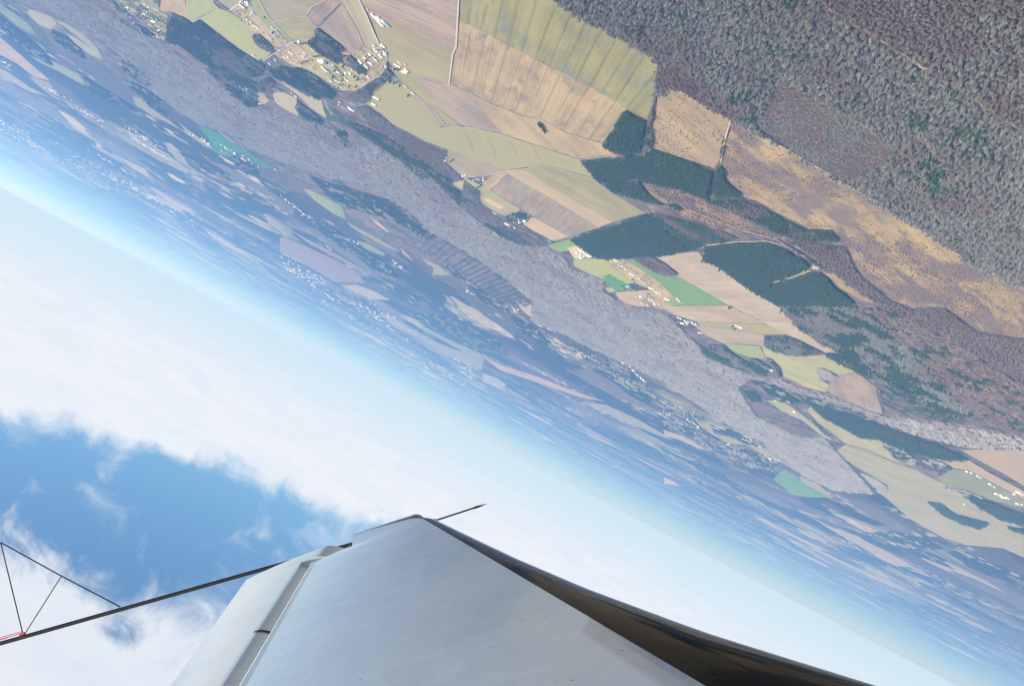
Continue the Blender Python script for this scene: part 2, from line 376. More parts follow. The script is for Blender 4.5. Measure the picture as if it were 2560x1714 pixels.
field('A', [(880, -20), (905, 0), (960, 100), (990, 140), (1120, 263), (1090, 268), (960, 175), (900, 110), (850, 70), (820, 50)], (0.27, 0.29, 0.155), (0.22, 0.25, 0.13), None, 8)
field('A', [(990, 142), (1210, 104), (1290, 182), (1268, 238), (1170, 250), (1122, 262), (1045, 192)], OLV, (0.23, 0.235, 0.14), ((990, 200), (1290, 200)), 10)
field('A', [(520, 122), (640, 52), (705, 75), (790, 125), (870, 205), (870, 240), (920, 300), (990, 332), (935, 387), (905, 392), (870, 385)], (0.27, 0.31, 0.13), (0.36, 0.33, 0.18), ((640, 52), (990, 332)), 16, (0.20, 0.31, 0.10), 0.8)
field('A', [(720, 70), (800, 5), (850, 60), (900, 110), (960, 175), (1090, 268), (1120, 268), (1000, 342), (920, 292), (872, 225), (790, 120)], (0.42, 0.34, 0.235), (0.34, 0.29, 0.19), None, 9)
field('A', [(650, -60), (770, -60), (800, 0), (720, 62), (640, 5)], (0.30, 0.29, 0.235), (0.26, 0.26, 0.21), None, 9)
field('A', [(255, 70), (290, -160), (420, -160), (430, 120), (340, 78)], TAN, TAN2, ((350, 0), (330, 75)), 9)
field('A', [(430, 122), (420, -160), (560, -160), (610, 20), (640, 50), (470, 140)], (0.26, 0.30, 0.15), (0.34, 0.32, 0.19), ((520, 0), (450, 130)), 10, (0.2, 0.3, 0.1), 0.6)
field('A', [(1000, 345), (1120, 268), (1255, 368), (1180, 440), (1130, 430), (1030, 372)], (0.43, 0.34, 0.24), (0.36, 0.29, 0.2), None, 9)
field('A', [(1125, 265), (1175, 250), (1240, 245), (1330, 330), (1380, 382), (1255, 366)], (0.33, 0.31, 0.18), (0.29, 0.28, 0.16), None, 8)
field('A', [(1185, 440), (1255, 370), (1385, 380), (1500, 440), (1610, 525), (1570, 592), (1420, 585), (1290, 490)], (0.32, 0.31, 0.155), (0.39, 0.325, 0.20), ((1255, 370), (1570, 590)), 12, (0.22, 0.26, 0.12), 0.5)
field('A', [(1462, 332), (1510, 352), (1582, 296), (1640, 334), (1735, 330), (1730, 420), (1690, 500), (1600, 532), (1500, 420), (1420, 380)], (0.31, 0.27, 0.17), (0.38, 0.32, 0.21), ((1500, 380), (1690, 490)), 10)
# clearings lower left
field('A', [(1020, 498), (1130, 558), (1240, 620), (1310, 650), (1345, 772), (1240, 700), (1150, 612), (1080, 560)], GRY, (0.34, 0.31, 0.26), ((1040, 510), (1330, 720)), 8)
field('A', [(995, 605), (1060, 598), (1150, 642), (1162, 757), (1080, 715), (1010, 665)], (0.37, 0.315, 0.22), GRY, None, 8)
field('A', [(775, 548), (850, 530), (925, 595), (970, 660), (935, 682), (850, 612)], (0.33, 0.29, 0.19), (0.29, 0.27, 0.2), None, 8)
field('A', [(840, 545), (860, 545), (905, 590), (890, 605)], GRN, GRN2, None, 8)
# right-hand farm
field('D', [(172, 297), (330, 250), (372, 290), (312, 310), (320, 330), (245, 337)], GRN, GRN2, None, 8)
field('D', [(310, 312), (372, 292), (500, 372), (350, 375)], (0.46, 0.37, 0.28), (0.5, 0.43, 0.34), None, 7)
field('D', [(350, 380), (548, 380), (605, 432), (742, 537), (700, 545), (582, 480), (530, 500), (430, 468), (350, 425)], (0.30, 0.34, 0.115), (0.33, 0.35, 0.16), ((548, 380), (742, 537)), 8)
field('D', [(525, 505), (582, 481), (702, 546), (735, 582), (622, 592), (560, 540)], (0.085, 0.23, 0.085), (0.11, 0.26, 0.10), ((560, 540), (735, 540)), 8)
field('D', [(660, 371), (732, 373), (800, 415), (930, 490), (1020, 490), (1200, 590), (1357, 681), (988, 689), (1000, 625), (905, 530), (775, 440)], BGR, BGR2, ((930, 520), (1100, 515)), 10)
field('D', [(552, 381), (660, 373), (775, 441), (905, 531), (1000, 625), (988, 690), (870, 692), (850, 582), (742, 537), (605, 430)], (0.42, 0.335, 0.24), (0.36, 0.31, 0.2), None, 8)
field('D', [(620, 598), (850, 583), (870, 692), (760, 690), (690, 672), (640, 640)], (0.33, 0.275, 0.23), (0.42, 0.345, 0.245), None, 8)
field('D', [(930, 640), (1000, 632), (1080, 668), (990, 686)], (0.22, 0.29, 0.13), GRN2, None, 7)
field('D', [(858, 356), (1010, 340), (1160, 335), (1200, 390), (1300, 440), (1440, 540), (1560, 620), (1680, 690), (1730, 750), (1870, 832), (2082, 992), (1985, 990), (1830, 910), (1730, 872), (1602, 803), (1357, 681), (1200, 590), (1020, 490), (1030, 470), (940, 402)],
      PNK, PNK2, ((1020, 470), (1300, 455)), 13, (0.28, 0.22, 0.19), 0.6)
field('D', [(870, 693), (1357, 683), (1485, 748), (1602, 803), (1380, 795), (1150, 787), (1000, 742), (940, 710)], PNK, TAN2, ((900, 690), (1350, 690)), 11, (0.33, 0.25, 0.18), 0.5)
field('D', [(1150, 789), (1380, 797), (1602, 806), (1732, 873), (1590, 873), (1400, 838), (1175, 818)], OLV, (0.30, 0.29, 0.16), None, 9)
field('D', [(1120, 800), (1175, 820), (1400, 840), (1590, 875), (1605, 945), (1312, 927), (1200, 872)], (0.36, 0.31, 0.25), (0.31, 0.265, 0.22), None, 8)
field('D', [(1312, 930), (1560, 948), (1602, 1032), (1500, 1022), (1400, 990)], (0.25, 0.32, 0.14), PGR2, None, 8)
field('D', [(1570, 948), (1610, 950), (1650, 982), (1800, 1012), (1980, 1006), (2080, 1050), (2195, 1122), (2182, 1165), (2080, 1140), (1980, 1090), (1940, 1110), (1952, 1160), (2012, 1200), (1990, 1247), (1850, 1212), (1712, 1142), (1700, 1100), (1604, 1034)], PGR, PGR2, ((1700, 1060), (1980, 1170)), 10)
field('D', [(305, 452), (420, 470), (545, 500), (560, 520), (430, 492)], (0.36, 0.34, 0.21), OLV, None, 7)
field('D', [(555, 570), (600, 565), (622, 594), (575, 600)], OLV, PGR, None, 7)
field('E', [(1010, 1085), (1100, 1140), (1250, 1112), (1400, 1232), (1432, 1392), (1260, 1342), (1060, 1242), (1080, 1190)], (0.33, 0.27, 0.23), (0.24, 0.20, 0.195), None, 16)
# heath, top right
field('B', [(1420, 625), (1500, 570), (1560, 590), (1890, 778), (1860, 900), (1830, 1020), (1785, 1092), (1650, 1050), (1500, 1000), (1390, 962), (1382, 830), (1405, 700)], HTH, HTH2, ((1500, 700), (1750, 900)), 20, (0.26, 0.19, 0.15), 0.5, name='heath', amp=5)
field('B', [(1893, 782), (2080, 872), ('C', 760, 1032), ('C', 1100, 1232), ('E', 1340, 15), ('E', 1620, 152), ('E', 1770, 262), ('E', 2040, 432), ('E', 2342, 572), ('E', 2460, 640), ('E', 2460, 905), ('E', 2280, 885), ('E', 2030, 842), ('E', 1940, 770), ('E', 1830, 690), ('E', 1620, 702), ('E', 1480, 640), ('E', 1300, 500), ('E', 1240, 420), ('E', 1190, 300), ('E', 1150, 262), ('E', 1100, 192), ('E', 950, 182), ('E', 780, 100), ('E', 600, 0), (2000, 1290), (1960, 1250), (1870, 1180), (1840, 1060)],
      HTH, (0.24, 0.19, 0.145), ((2000, 900), (2300, 1200)), 22, (0.15, 0.118, 0.105), 1.0, name='heath', amp=8)
field('B', [(1300, 1180), (1540, 1205), (1760, 1300), (2050, 1470), (2342, 1600), ('E', 700, 240), ('E', 500, 190), (2150, 1560), (1850, 1480), (1600, 1420), (1420, 1310)], (0.32, 0.23, 0.15), (0.19, 0.14, 0.125), ((1540, 1205), (2050, 1470)), 20, (0.13, 0.10, 0.09), 0.7, name='heath', amp=8)
field('E', [(1030, 470), (1120, 480), (1330, 610), (1450, 690), (1280, 650), (1150, 570)], (0.36, 0.27, 0.18), (0.2, 0.15, 0.13), None, 16, name='heath', amp=6)
field('B', [(1415, 1150), (1470, 1130), (1480, 1150), (1430, 1172)], (0.40, 0.30, 0.20), HTH2, None, 9, name='heath')
field('D', [(1880, 445), (1912, 418), (1950, 432), (1948, 450)], (0.52, 0.43, 0.34), (0.47, 0.38, 0.3), None, 7)
# middle distance, right
field('H', [(980, 20), (1060, 100), (1160, 150), (1300, 240), (1410, 260), (1500, 380), (1600, 440), (1500, 400), (1330, 320), (1180, 280), (1080, 200), (1000, 140), (930, 60)], (0.36, 0.33, 0.23), PGR2, None, 14)
field('H', [(670, 0), (760, 0), (860, 60), (960, 130), (1040, 220), (1160, 280), (1040, 240), (900, 130), (770, 70)], (0.32, 0.32, 0.21), PGR2, None, 14)
field('H', [(1120, 330), (1180, 285), (1330, 325), (1500, 405), (1640, 450), (1770, 520), (1960, 600), (2060, 680), (2200, 760), (2342, 830), (2342, 1020), (2200, 960), (1970, 940), (1830, 900), (1600, 770), (1430, 620), (1370, 590), (1450, 550), (1300, 460), (1190, 390)], (0.33, 0.315, 0.23), (0.27, 0.27, 0.2), ((1200, 380), (2342, 900)), 30)
field('H', [(1930, 322), (2080, 318), (2342, 325), (2460, 330), (2460, 620), (2342, 555), (2200, 470), (2040, 385)], (0.35, 0.285, 0.24), PNK2, None, 14)
field('H', [(1760, 375), (1850, 382), (1980, 385), (2100, 460), (2342, 590), (2342, 640), (2150, 540), (1980, 450), (1880, 440)], (0.40, 0.32, 0.25), PNK2, None, 14)
field('H', [(1880, 445), (1980, 452), (2150, 545), (2342, 645), (2342, 700), (2100, 640), (1960, 580), (1830, 555), (1780, 500)], (0.235, 0.25, 0.185), (0.2, 0.225, 0.165), None, 14)
field('H', [(770, 447), (850, 480), (880, 520), (960, 570), (1080, 630), (960, 632), (830, 600), (710, 515)], (0.14, 0.29, 0.12), (0.18, 0.33, 0.15), None, 14)
field('H', [(880, 490), (1000, 540), (1110, 640), (1080, 630), (960, 568), (890, 525)], (0.40, 0.36, 0.29), PGR2, None, 14)
field('H', [(385, 420), (500, 450), (640, 520), (760, 580), (950, 632), (830, 610), (700, 560), (560, 480)], (0.17, 0.28, 0.13), PGR2, None, 14)
field('H', [(190, 115), (300, 150), (330, 220), (440, 240), (540, 290), (420, 280), (310, 220), (230, 160)], (0.40, 0.36, 0.25), PGR2, None, 14)
field('H', [(540, 285), (640, 310), (760, 380), (700, 370), (600, 330)], (0.40, 0.36, 0.25), PGR2, None, 14)
field('H', [(0, 190), (130, 235), (220, 280), (300, 330), (200, 300), (80, 250), (0, 230)], (0.44, 0.37, 0.29), PNK2, None, 14)
field('H', [(0, 500), (60, 525), (110, 560), (0, 540)], (0.5, 0.42, 0.36), PNK, None, 14)
field('D', [(420, 1035), (560, 1080), (625, 1130), (590, 1125), (480, 1080)], (0.2, 0.3, 0.16), PGR2, None, 14)
field('D', [(625, 1130), (700, 1160), (760, 1205), (775, 1250), (700, 1230), (650, 1190)], (0.31, 0.33, 0.22), PGR2, None, 14)
field('D', [(930, 1200), (1000, 1210), (1080, 1255), (1000, 1250)], (0.27, 0.32, 0.19), PGR2, None, 14)
field('D', [(895, 1240), (1000, 1290), (1120, 1335), (1040, 1330), (940, 1280)], (0.31, 0.33, 0.22), PGR2, None, 14)
field('D', [(400, 1310), (560, 1330), (760, 1420), (900, 1500), (1000, 1561), (900, 1530), (720, 1450), (540, 1370)], (0.30, 0.32, 0.22), GRY2, None, 14)
# middle distance, centre
field('G', [(1550, 940), (1600, 955), (1650, 930), (1740, 980), (1935, 1085), (1905, 1140), (1780, 1080), (1660, 1040), (1590, 990)], PNK, TAN2, None, 12)
field('G', [(920, 635), (1000, 670), (1060, 705), (1010, 700), (960, 675)], (0.50, 0.38, 0.27), PNK2, None, 10)
field('G', [(1000, 690), (1060, 705), (1110, 742), (1060, 750), (980, 745), (1030, 780), (990, 760)], (0.29, 0.33, 0.21), PGR2, None, 10)
field('G', [(590, 375), (640, 400), (715, 472), (690, 465), (620, 410)], (0.45, 0.30, 0.23), PNK2, None, 10)
field('G', [(785, 570), (830, 610), (870, 660), (840, 640), (800, 610)], (0.45, 0.30, 0.23), PNK2, None, 10)
field('G', [(430, 398), (560, 470), (700, 548), (790, 600), (700, 565), (580, 500), (470, 440)], (0.33, 0.33, 0.24), PGR2, None, 10)
field('G', [(490, 520), (570, 540), (690, 610), (670, 622), (560, 580)], (0.22, 0.29, 0.23), GRY2, None, 10)
field('G', [(145, 180), (200, 195), (330, 260), (400, 295), (430, 385), (350, 350), (230, 265)], (0.33, 0.34, 0.22), (0.22, 0.31, 0.17), None, 14)
field('G', [(35, 600), (85, 590), (240, 678), (205, 697), (110, 650)], (0.33, 0.33, 0.27), GRY2, None, 14)
field('G', [(50, 440), (150, 500), (330, 590), (560, 720), (590, 745), (430, 670), (200, 550)], (0.26, 0.24, 0.23), LIL2, None, 14)
field('G', [(0, 500), (80, 520), (300, 620), (480, 720), (560, 800), (350, 790), (200, 700), (0, 600)], (0.25, 0.20, 0.20), LIL2, None, 14)
field('G', [(395, 815), (500, 810), (620, 855), (720, 910), (600, 903), (500, 865)], (0.40, 0.37, 0.26), PGR2, None, 14)
field('G', [(640, 990), (700, 1000), (760, 1040), (900, 1100), (1080, 1170), (1330, 1280), (1310, 1365), (1100, 1280), (900, 1160), (740, 1085)], (0.27, 0.27, 0.24), (0.22, 0.25, 0.21), None, 20)
field('G', [(860, 1040), (1000, 1100), (1330, 1275), (1280, 1270), (1000, 1150)], (0.20, 0.28, 0.22), GRY2, None, 20)
field('G', [(1320, 1278), (1450, 1335), (1700, 1415), (1950, 1515), (2120, 1570), (1950, 1540), (1640, 1435), (1430, 1365)], (0.45, 0.33, 0.29), PNK2, None, 20)
field('G', [(1315, 1385), (1400, 1410), (1475, 1460), (1440, 1490), (1320, 1440)], (0.40, 0.40, 0.36), (0.22, 0.24, 0.22), None, 20)
# middle distance, left
field('A', [(510, 822), (580, 830), (640, 870), (720, 922), (780, 960), (880, 1020), (1000, 1090), (930, 1095), (860, 1040), (770, 985), (730, 1008), (690, 1020), (600, 945), (575, 900)], (0.06, 0.21, 0.13), (0.08, 0.25, 0.14), None, 20)
field('A', [(480, 890), (560, 920), (640, 980), (730, 1030), (640, 1000), (530, 940)], (0.06, 0.21, 0.13), (0.08, 0.25, 0.14), None, 20)
field('A', [(80, 622), (150, 642), (300, 738), (390, 800), (480, 870), (600, 950), (570, 962), (380, 835), (200, 745), (100, 682)], (0.27, 0.275, 0.22), GRY2, None, 16)
field('A', [(30, 530), (140, 592), (80, 572), (40, 552)], (0.30, 0.31, 0.24), PGR2, None, 16)
field('A', [(280, 925), (330, 930), (400, 990), (450, 1080), (560, 1150), (700, 1220), (800, 1268), (640, 1205), (500, 1125), (370, 1040)], (0.33, 0.31, 0.26), GRY2, None, 16)
field('A', [(300, 1120), (345, 1135), (430, 1190), (405, 1190), (340, 1160)], (0.55, 0.48, 0.38), PNK, None, 16)
field('A', [(640, 1245), (690, 1260), (740, 1300), (680, 1275)], (0.42, 0.29, 0.24), PNK2, None, 16)
field('F', [(-60, -20), (0, 20), (100, 90), (180, 150), (245, 225), (190, 215), (110, 170), (0, 75), (-60, 40)], (0.22, 0.27, 0.20), (0.18, 0.24, 0.17), None, 20)
field('F', [(130, 222), (215, 262), (310, 340), (230, 310), (145, 255)], (0.22, 0.29, 0.20), PGR2, None, 20)
field('F', [(175, 75), (210, 62), (340, 112), (370, 160), (330, 190), (260, 165), (200, 112)], (0.29, 0.28, 0.22), GRY2, None, 20)
field('F', [(430, 220), (490, 240), (600, 320), (672, 390), (600, 362), (500, 290)], (0.27, 0.27, 0.22), GRY2, None, 20)
field('F', [(345, 125), (420, 145), (540, 222), (640, 318), (670, 385), (560, 285), (430, 180)], (0.22, 0.27, 0.20), GRY2, None, 20)
field('F', [(-60, 190), (0, 240), (70, 300), (150, 370), (235, 445), (330, 525), (220, 500), (120, 420), (30, 370), (-60, 320)], (0.42, 0.34, 0.30), PNK2, None, 20)
field('F', [(190, 500), (230, 505), (320, 535), (395, 632), (290, 592)], (0.23, 0.26, 0.23), GRY2, None, 20)
field('F', [(175, 345), (330, 412), (300, 375), (450, 450), (540, 498), (600, 565), (655, 600), (500, 530), (380, 462), (250, 402)], (0.22, 0.28, 0.22), PGR2, None, 20)
field('F', [(0, 440), (100, 500), (200, 570), (320, 630), (180, 590), (60, 520), (0, 490)], (0.33, 0.32, 0.29), GRY2, None, 20)
field('F', [(370, 710), (470, 758), (555, 830), (560, 862), (480, 815)], (0.55, 0.50, 0.44), GRY, None, 20)
field('F', [(620, 925), (660, 945), (665, 962), (630, 950)], (0.6, 0.55, 0.48), PNK, None, 20)

# ------------------------------------------------------------------ roads, tracks, ditches
road('A', [(1550, -200), (1558, 0), (1602, 90), (1650, 205), (1702, 315), (1735, 345)], 9, M_ROAD)
road('A', [(875, -60), (905, 0), (962, 102), (1045, 195), (1125, 268)], 6, M_ROAD)
road('A', [(1125, 266), (1060, 312), (1000, 346), (935, 392)], 7, M_GREY, 'lane')
road('A', [(716, 68), (770, 25), (812, -20)], 9, M_ROAD)
road('A', [(610, -10), (660, 40), (716, 68), (790, 128), (870, 215)], 5, M_GREY, 'lane')
road('A', [(470, 142), (560, 100), (640, 52)], 5, M_GREY, 'lane')
road('A', [(1125, 266), (1190, 318), (1256, 366)], 4, M_SEAM, 'lane')
road('A', [(1735, 330), (1738, 400), (1725, 440), (1695, 490), (1630, 520), (1565, 570)], 6, M_GREY, 'lane')
road('A', [(1735, 428), (1800, 455), (1882, 476), (2000, 508), (2140, 546)], 6, M_ROAD)
road('A', [(1770, 448), (1850, 552), (1932, 620), (2030, 702), (2120, 815)], 4.5, M_ROAD, 'lane')
road('A', [(2120, 815), (2240, 822), ('B', 0, 822), ('B', 190, 826), ('B', 420, 876), ('B', 640, 951), ('B', 905, 1036)], 5, M_ROAD, 'lane')
road('A', [(2214, -200), (2205, 0), (2188, 300), (2166, 345), (2142, 546)], 7, M_ROAD, 'lane')
road('A', [(1437, 10), (1545, 192), (1582, 294), (1642, 335)], 4, M_SEAM, 'path')
road('A', [(1212, 98), (1250, 42), (1330, 0), (1420, -60)], 4, M_SEAM, 'path')
road('A', [(990, 140), (1120, 112), (1212, 100)], 3.5, M_SEAM, 'path')
road('A', [(1215, 104), (1292, 168), (1360, 220)], 4, M_SEAM, 'path')
road('A', [(1295, 168), (1437, 22)], 3, M_DITCH, 'ditch')
road('A', [(1030, 374), (1110, 428), (1180, 442), (1290, 492), (1390, 575)], 3.5, M_SEAM, 'path')
road('B', [(62, 540), (205, 611), (330, 671), (555, 760), (650, 770), (820, 862), (1058, 932)], 4, M_SEAM, 'path')
road('B', [(905, 1036), (1060, 1018), (1212, 999)], 4, M_SEAM, 'path')
road('B', [(170, 1152), (320, 1132), (450, 1106), (560, 1095), (665, 1071), (740, 1085), (830, 1111), (1000, 1161)], 5, M_ROAD, 'path')
road('B', [(20, 1072), (160, 1150), (270, 1205), (520, 1357), (600, 1402), (840, 1541)], 4.5, M_SEAM, 'path')
road('B', [(520, 1357), (500, 1378), (420, 1397), (370, 1385)], 5, M_SEAM, 'path')
road('B', [(415, 1440), (480, 1470), (590, 1522)], 6, M_ROAD, 'path')
road('B', [(1000, 1161), (1110, 1246), (1200, 1300), (1340, 1384)], 3, M_SEAM, 'path')
road('B', [(850, 1540), (1000, 1490), (1120, 1446), (1342, 1384)], 3.5, M_DITCH, 'ditch')
road('C', [(880, -60), (980, 25), (1100, 110), (1250, 200), (1400, 292), (1560, 392), (1700, 480), (1800, 550), (1950, 645), (2100, 740), (2250, 840), (2400, 950)], 12, M_TRACK, 'track')
road('B', [(1250, 235), (1370, 320), (1560, 405), (1590, 430), (1570, 470)], 5, M_TRACK, 'track')
road('B', [(1500, 540), (1530, 568), (1700, 660), (1893, 776), (2080, 870), ('C', 760, 1030), ('C', 1100, 1230), ('C', 1480, 1458), ('E', 1620, 150), ('E', 1770, 258), ('E', 2040, 428), ('E', 2342, 570)], 9, M_TRACK, 'track')
road('B', [(1893, 778), (1868, 860), (1845, 950), (1830, 1050)], 6, M_TRACK, 'track')
road('D', [(1200, 292), (1400, 268), (1600, 262), (1750, 300)], 7, M_TRACK, 'track')
road('D', [(1630, 537), (1762, 497), (1890, 450)], 15, M_TRACK, 'track')
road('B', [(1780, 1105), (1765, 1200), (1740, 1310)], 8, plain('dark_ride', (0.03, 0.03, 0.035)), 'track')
road('E', [(0, 0), (500, 190), (730, 250), (980, 400), (1120, 480), (1330, 610)], 7, M_TRACK, 'track')
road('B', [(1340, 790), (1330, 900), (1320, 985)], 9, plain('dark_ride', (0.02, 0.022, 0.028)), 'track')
for a, b in (((195, 50), (175, 150)), ((305, 20), (265, 190)), ((415, -40), (350, 245)), ((525, -60), (440, 288)), ((640, -40), (525, 338)), ((752, 25), (615, 385)), ((852, 75), (705, 425)), ((950, 130), (790, 473)), ((1048, 188), (880, 518)), ((1146, 242), (965, 566)), ((1240, 295), (1050, 605)), ((1332, 352), (1135, 658)), ((1395, 480), (1220, 690))):
    road('B', [a, ((a[0] + b[0]) / 2 - 2, (a[1] + b[1]) / 2), b], 1.25, M_DITCH, 'ditch')
for a, b, mm in (((195, 180), (130, 545), M_SEAM), ((295, 215), (205, 608), M_DITCH), ((345, 248), (262, 640), M_SEAM), ((440, 292), (330, 668), M_DITCH), ((525, 342), (405, 698), M_SEAM), ((612, 388), (485, 728), M_DITCH), ((697, 428), (560, 755), M_SEAM), ((782, 475), (650, 765), M_DITCH), ((872, 522), (720, 815), M_SEAM), ((957, 568), (795, 848), M_DITCH), ((1050, 607), (880, 880), M_SEAM), ((1137, 660), (970, 897), M_DITCH), ((1222, 715), (1055, 925), M_SEAM)):
    road('B', [a, ((a[0] + b[0]) / 2 - 2, (a[1] + b[1]) / 2), b], 1.25, mm, 'ditch' if mm is M_DITCH else 'path')
for i in range(13):
    x0 = 90 + i * 72
    road('B', [(x0, 832 + i * 14.5), (x0 + 35 + i * 1.5, 925 + i * 13), (x0 + 62, 990 + i * 9)], 1.3, M_DITCH if i % 2 else M_SEAM, 'furrow')

# ------------------------------------------------------------------ trees (sources shared by every wood)
def twig_mesh(name, n, h, rad, seed, mat, trunk=True, wd=0.55):
    """leafless broadleaf: a fan of limbs and twigs rising from the trunk"""
    r = random.Random(seed); V, Fc = [], []
    def blade(a, b, w0, w1):
        d = (b - a).normalized(); s = d.orthogonal().normalized(); s.rotate(Matrix.Rotation(r.uniform(0, 6.3), 3, d))
        k = len(V); V.extend([a - s * w0, a + s * w0, b + s * w1, b - s * w1]); Fc.append((k, k + 1, k + 2, k + 3))
    for i in range(n):
        an = r.uniform(0, 2 * math.pi); q = math.sqrt(r.random())
        a = Vector((math.cos(an) * rad * q * 0.35, math.sin(an) * rad * q * 0.35, h * r.uniform(0.25, 0.45)))
        b = Vector((math.cos(an) * rad * q, math.sin(an) * rad * q, h * (1.0 - 0.42 * q * q) * r.uniform(0.85, 1.05)))
        m = a.lerp(b, 0.5) + Vector((r.uniform(-.4, .4), r.uniform(-.4, .4), 0.5))
        blade(a, m, wd * 0.5, wd * 0.8); blade(m, b, wd * 0.8, wd * 0.3)
    if trunk:
        blade(Vector((0, 0, 0)), Vector((0.2, 0, h * 0.6)), 0.35, 0.2); blade(Vector((0.1, 0, 0)), Vector((0, 0.2, h * 0.6)), 0.35, 0.2)
    me = bpy.data.meshes.new(name); me.from_pydata([tuple(v) for v in V], [], Fc); me.materials.append(mat); me.update()
    return me

def leaf_mesh(name, n, h, rad, seed, mat, conic=0.5, base=0.18):
    """evergreen crown: many small leaf clumps spread through its volume"""
    r = random.Random(seed); V, Fc = [], []
    for i in range(n):
        z = base + (1 - base) * r.random() ** 0.9
        rr = rad * (1 - conic * (z - base) / (1 - base)) * math.sqrt(max(0.05, 1 - ((z - 0.5) * 1.5) ** 2 * (1 - conic)))
        an = r.uniform(0, 2 * math.pi); q = r.random() ** 0.4
        c = Vector((math.cos(an) * rr * q, math.sin(an) * rr * q, z * h))
        nrm = Vector((math.cos(an) * 0.7 + r.uniform(-.5, .5), math.sin(an) * 0.7 + r.uniform(-.5, .5), r.uniform(0.1, 1.0))).normalized()
        s = nrm.orthogonal().normalized() * r.uniform(0.5, 1.0) * rad * 0.36; t = nrm.cross(s) * r.uniform(0.6, 1.1)
        k = len(V); V.extend([c - s - t * 0.4, c + s * 0.3 - t, c + s + t * 0.5, c - s * 0.4 + t]); Fc.append((k, k + 1, k + 2, k + 3))
    me = bpy.data.meshes.new(name); me.from_pydata([tuple(v) for v in V], [], Fc); me.materials.append(mat); me.update()
    return me

def patch_mesh(name, maker, n, spread, mat):
    """a small stand of trees"""
    r = random.Random(len(name)); V, Fc = [], []
    for i in range(n):
        an = i * 2.4; q = spread * math.sqrt((i + 0.5) / n)
        sub = maker(i); off = Vector((math.cos(an) * q, math.sin(an) * q, 0)); s = r.uniform(0.75, 1.2)
        k = len(V); V.extend([tuple(v.co * s + off) for v in sub.vertices]); Fc.extend([tuple(a + k for a in p.vertices) for p in sub.polygons])
    me = bpy.data.meshes.new(name); me.from_pydata(V, [], Fc); me.materials.append(mat); me.update()
    return me

def src(name, me): return bpy.data.objects.new(name, me)
SRC = {
    'bare': src('bare_tree_model', twig_mesh('bare_tree_model', 52, 14, 3.9, 1, M_BARE, True, 0.42)),
    'brown': src('brown_tree_model', twig_mesh('brown_tree_model', 40, 11, 3.6, 2, M_BROWN)),
    'pine': src('pine_model', leaf_mesh('pine_model', 60, 14, 3.3, 3, M_PINE, 0.55)),
    'lightpine': src('light_pine_model', leaf_mesh('light_pine_model', 60, 12, 3.6, 4, M_PINEY, 0.4)),
    'shrub': src('shrub_model', leaf_mesh('shrub_model', 30, 3.2, 2.0, 5, M_PINEY, 0.2, 0.0)),
    'heather': src('heather_model', twig_mesh('heather_model', 20, 2.4, 2.2, 8, M_HEATH, False, 0.8)),
    'bares': src('bare_stand_model', patch_mesh('bare_stand_model', lambda i: twig_mesh('t', 26, 13, 4.6, 20 + i, M_LILAC, False, 0.8), 6, 10.5, M_LILAC)),
    'brs': src('brown_stand_model', patch_mesh('brown_stand_model', lambda i: twig_mesh('t', 26, 12, 4.4, 80 + i, M_BROWN, False, 0.8), 6, 8.0, M_BROWN)),
    'pines': src('pine_stand_model', patch_mesh('pine_stand_model', lambda i: leaf_mesh('t', 34, 13, 3.6, 40 + i, M_PINE, 0.5), 6, 9.0, M_PINE)),
}
GN = {}
def scatter_nodes(kinds):
    if kinds in GN: return GN[kinds]
    g = bpy.data.node_groups.new('scatter', 'GeometryNodeTree')
    g.interface.new_socket('Geometry', in_out='INPUT', socket_type='NodeSocketGeometry'); g.interface.new_socket('Geometry', in_out='OUTPUT', socket_type='NodeSocketGeometry')
    gi = g.nodes.new('NodeGroupInput'); go = g.nodes.new('NodeGroupOutput'); jn = g.nodes.new('GeometryNodeJoinGeometry')
    g.links.new(gi.outputs[0], jn.inputs[0])
    na = g.nodes.new('GeometryNodeInputNamedAttribute'); na.data_type = 'FLOAT'; na.inputs['Name'].default_value = 'tree'
    ns = g.nodes.new('GeometryNodeInputNamedAttribute'); ns.data_type = 'FLOAT'; ns.inputs['Name'].default_value = 'size'
    rv = g.nodes.new('FunctionNodeRandomValue'); rv.data_type = 'FLOAT_VECTOR'
    rv.inputs[0].default_value = (-0.08, -0.08, 0); rv.inputs[1].default_value = (0.08, 0.08, 6.283)
    for i, k in enumerate(kinds):
        cp = g.nodes.new('FunctionNodeCompare'); cp.data_type = 'FLOAT'; cp.operation = 'EQUAL'
        g.links.new(na.outputs[0], cp.inputs[0]); cp.inputs[1].default_value = float(i + 1); cp.inputs['Epsilon'].default_value = 0.1
        oi = g.nodes.new('GeometryNodeObjectInfo'); oi.inputs['Object'].default_value = SRC[k]; oi.inputs['As Instance'].default_value = True
        ip = g.nodes.new('GeometryNodeInstanceOnPoints')
        g.links.new(gi.outputs[0], ip.inputs['Points']); g.links.new(cp.outputs[0], ip.inputs['Selection']); g.links.new(oi.outputs['Geometry'], ip.inputs['Instance'])
        g.links.new(rv.outputs[0], ip.inputs['Rotation']); g.links.new(ns.outputs[0], ip.inputs['Scale'])
        g.links.new(ip.outputs[0], jn.inputs[0])
    g.links.new(jn.outputs[0], go.inputs[0])
    GN[kinds] = g
    return g

def inside(P, X, Y):
    c = np.zeros(len(X), bool); n = len(P)
    for i in range(n):
        x1, y1, x2, y2 = P[i].x, P[i].y, P[(i + 1) % n].x, P[(i + 1) % n].y
        if y1 == y2: continue
        m = ((y1 > Y) != (y2 > Y)); c ^= m & (X < (x2 - x1) * (Y - y1) / (y2 - y1) + x1)
    return c

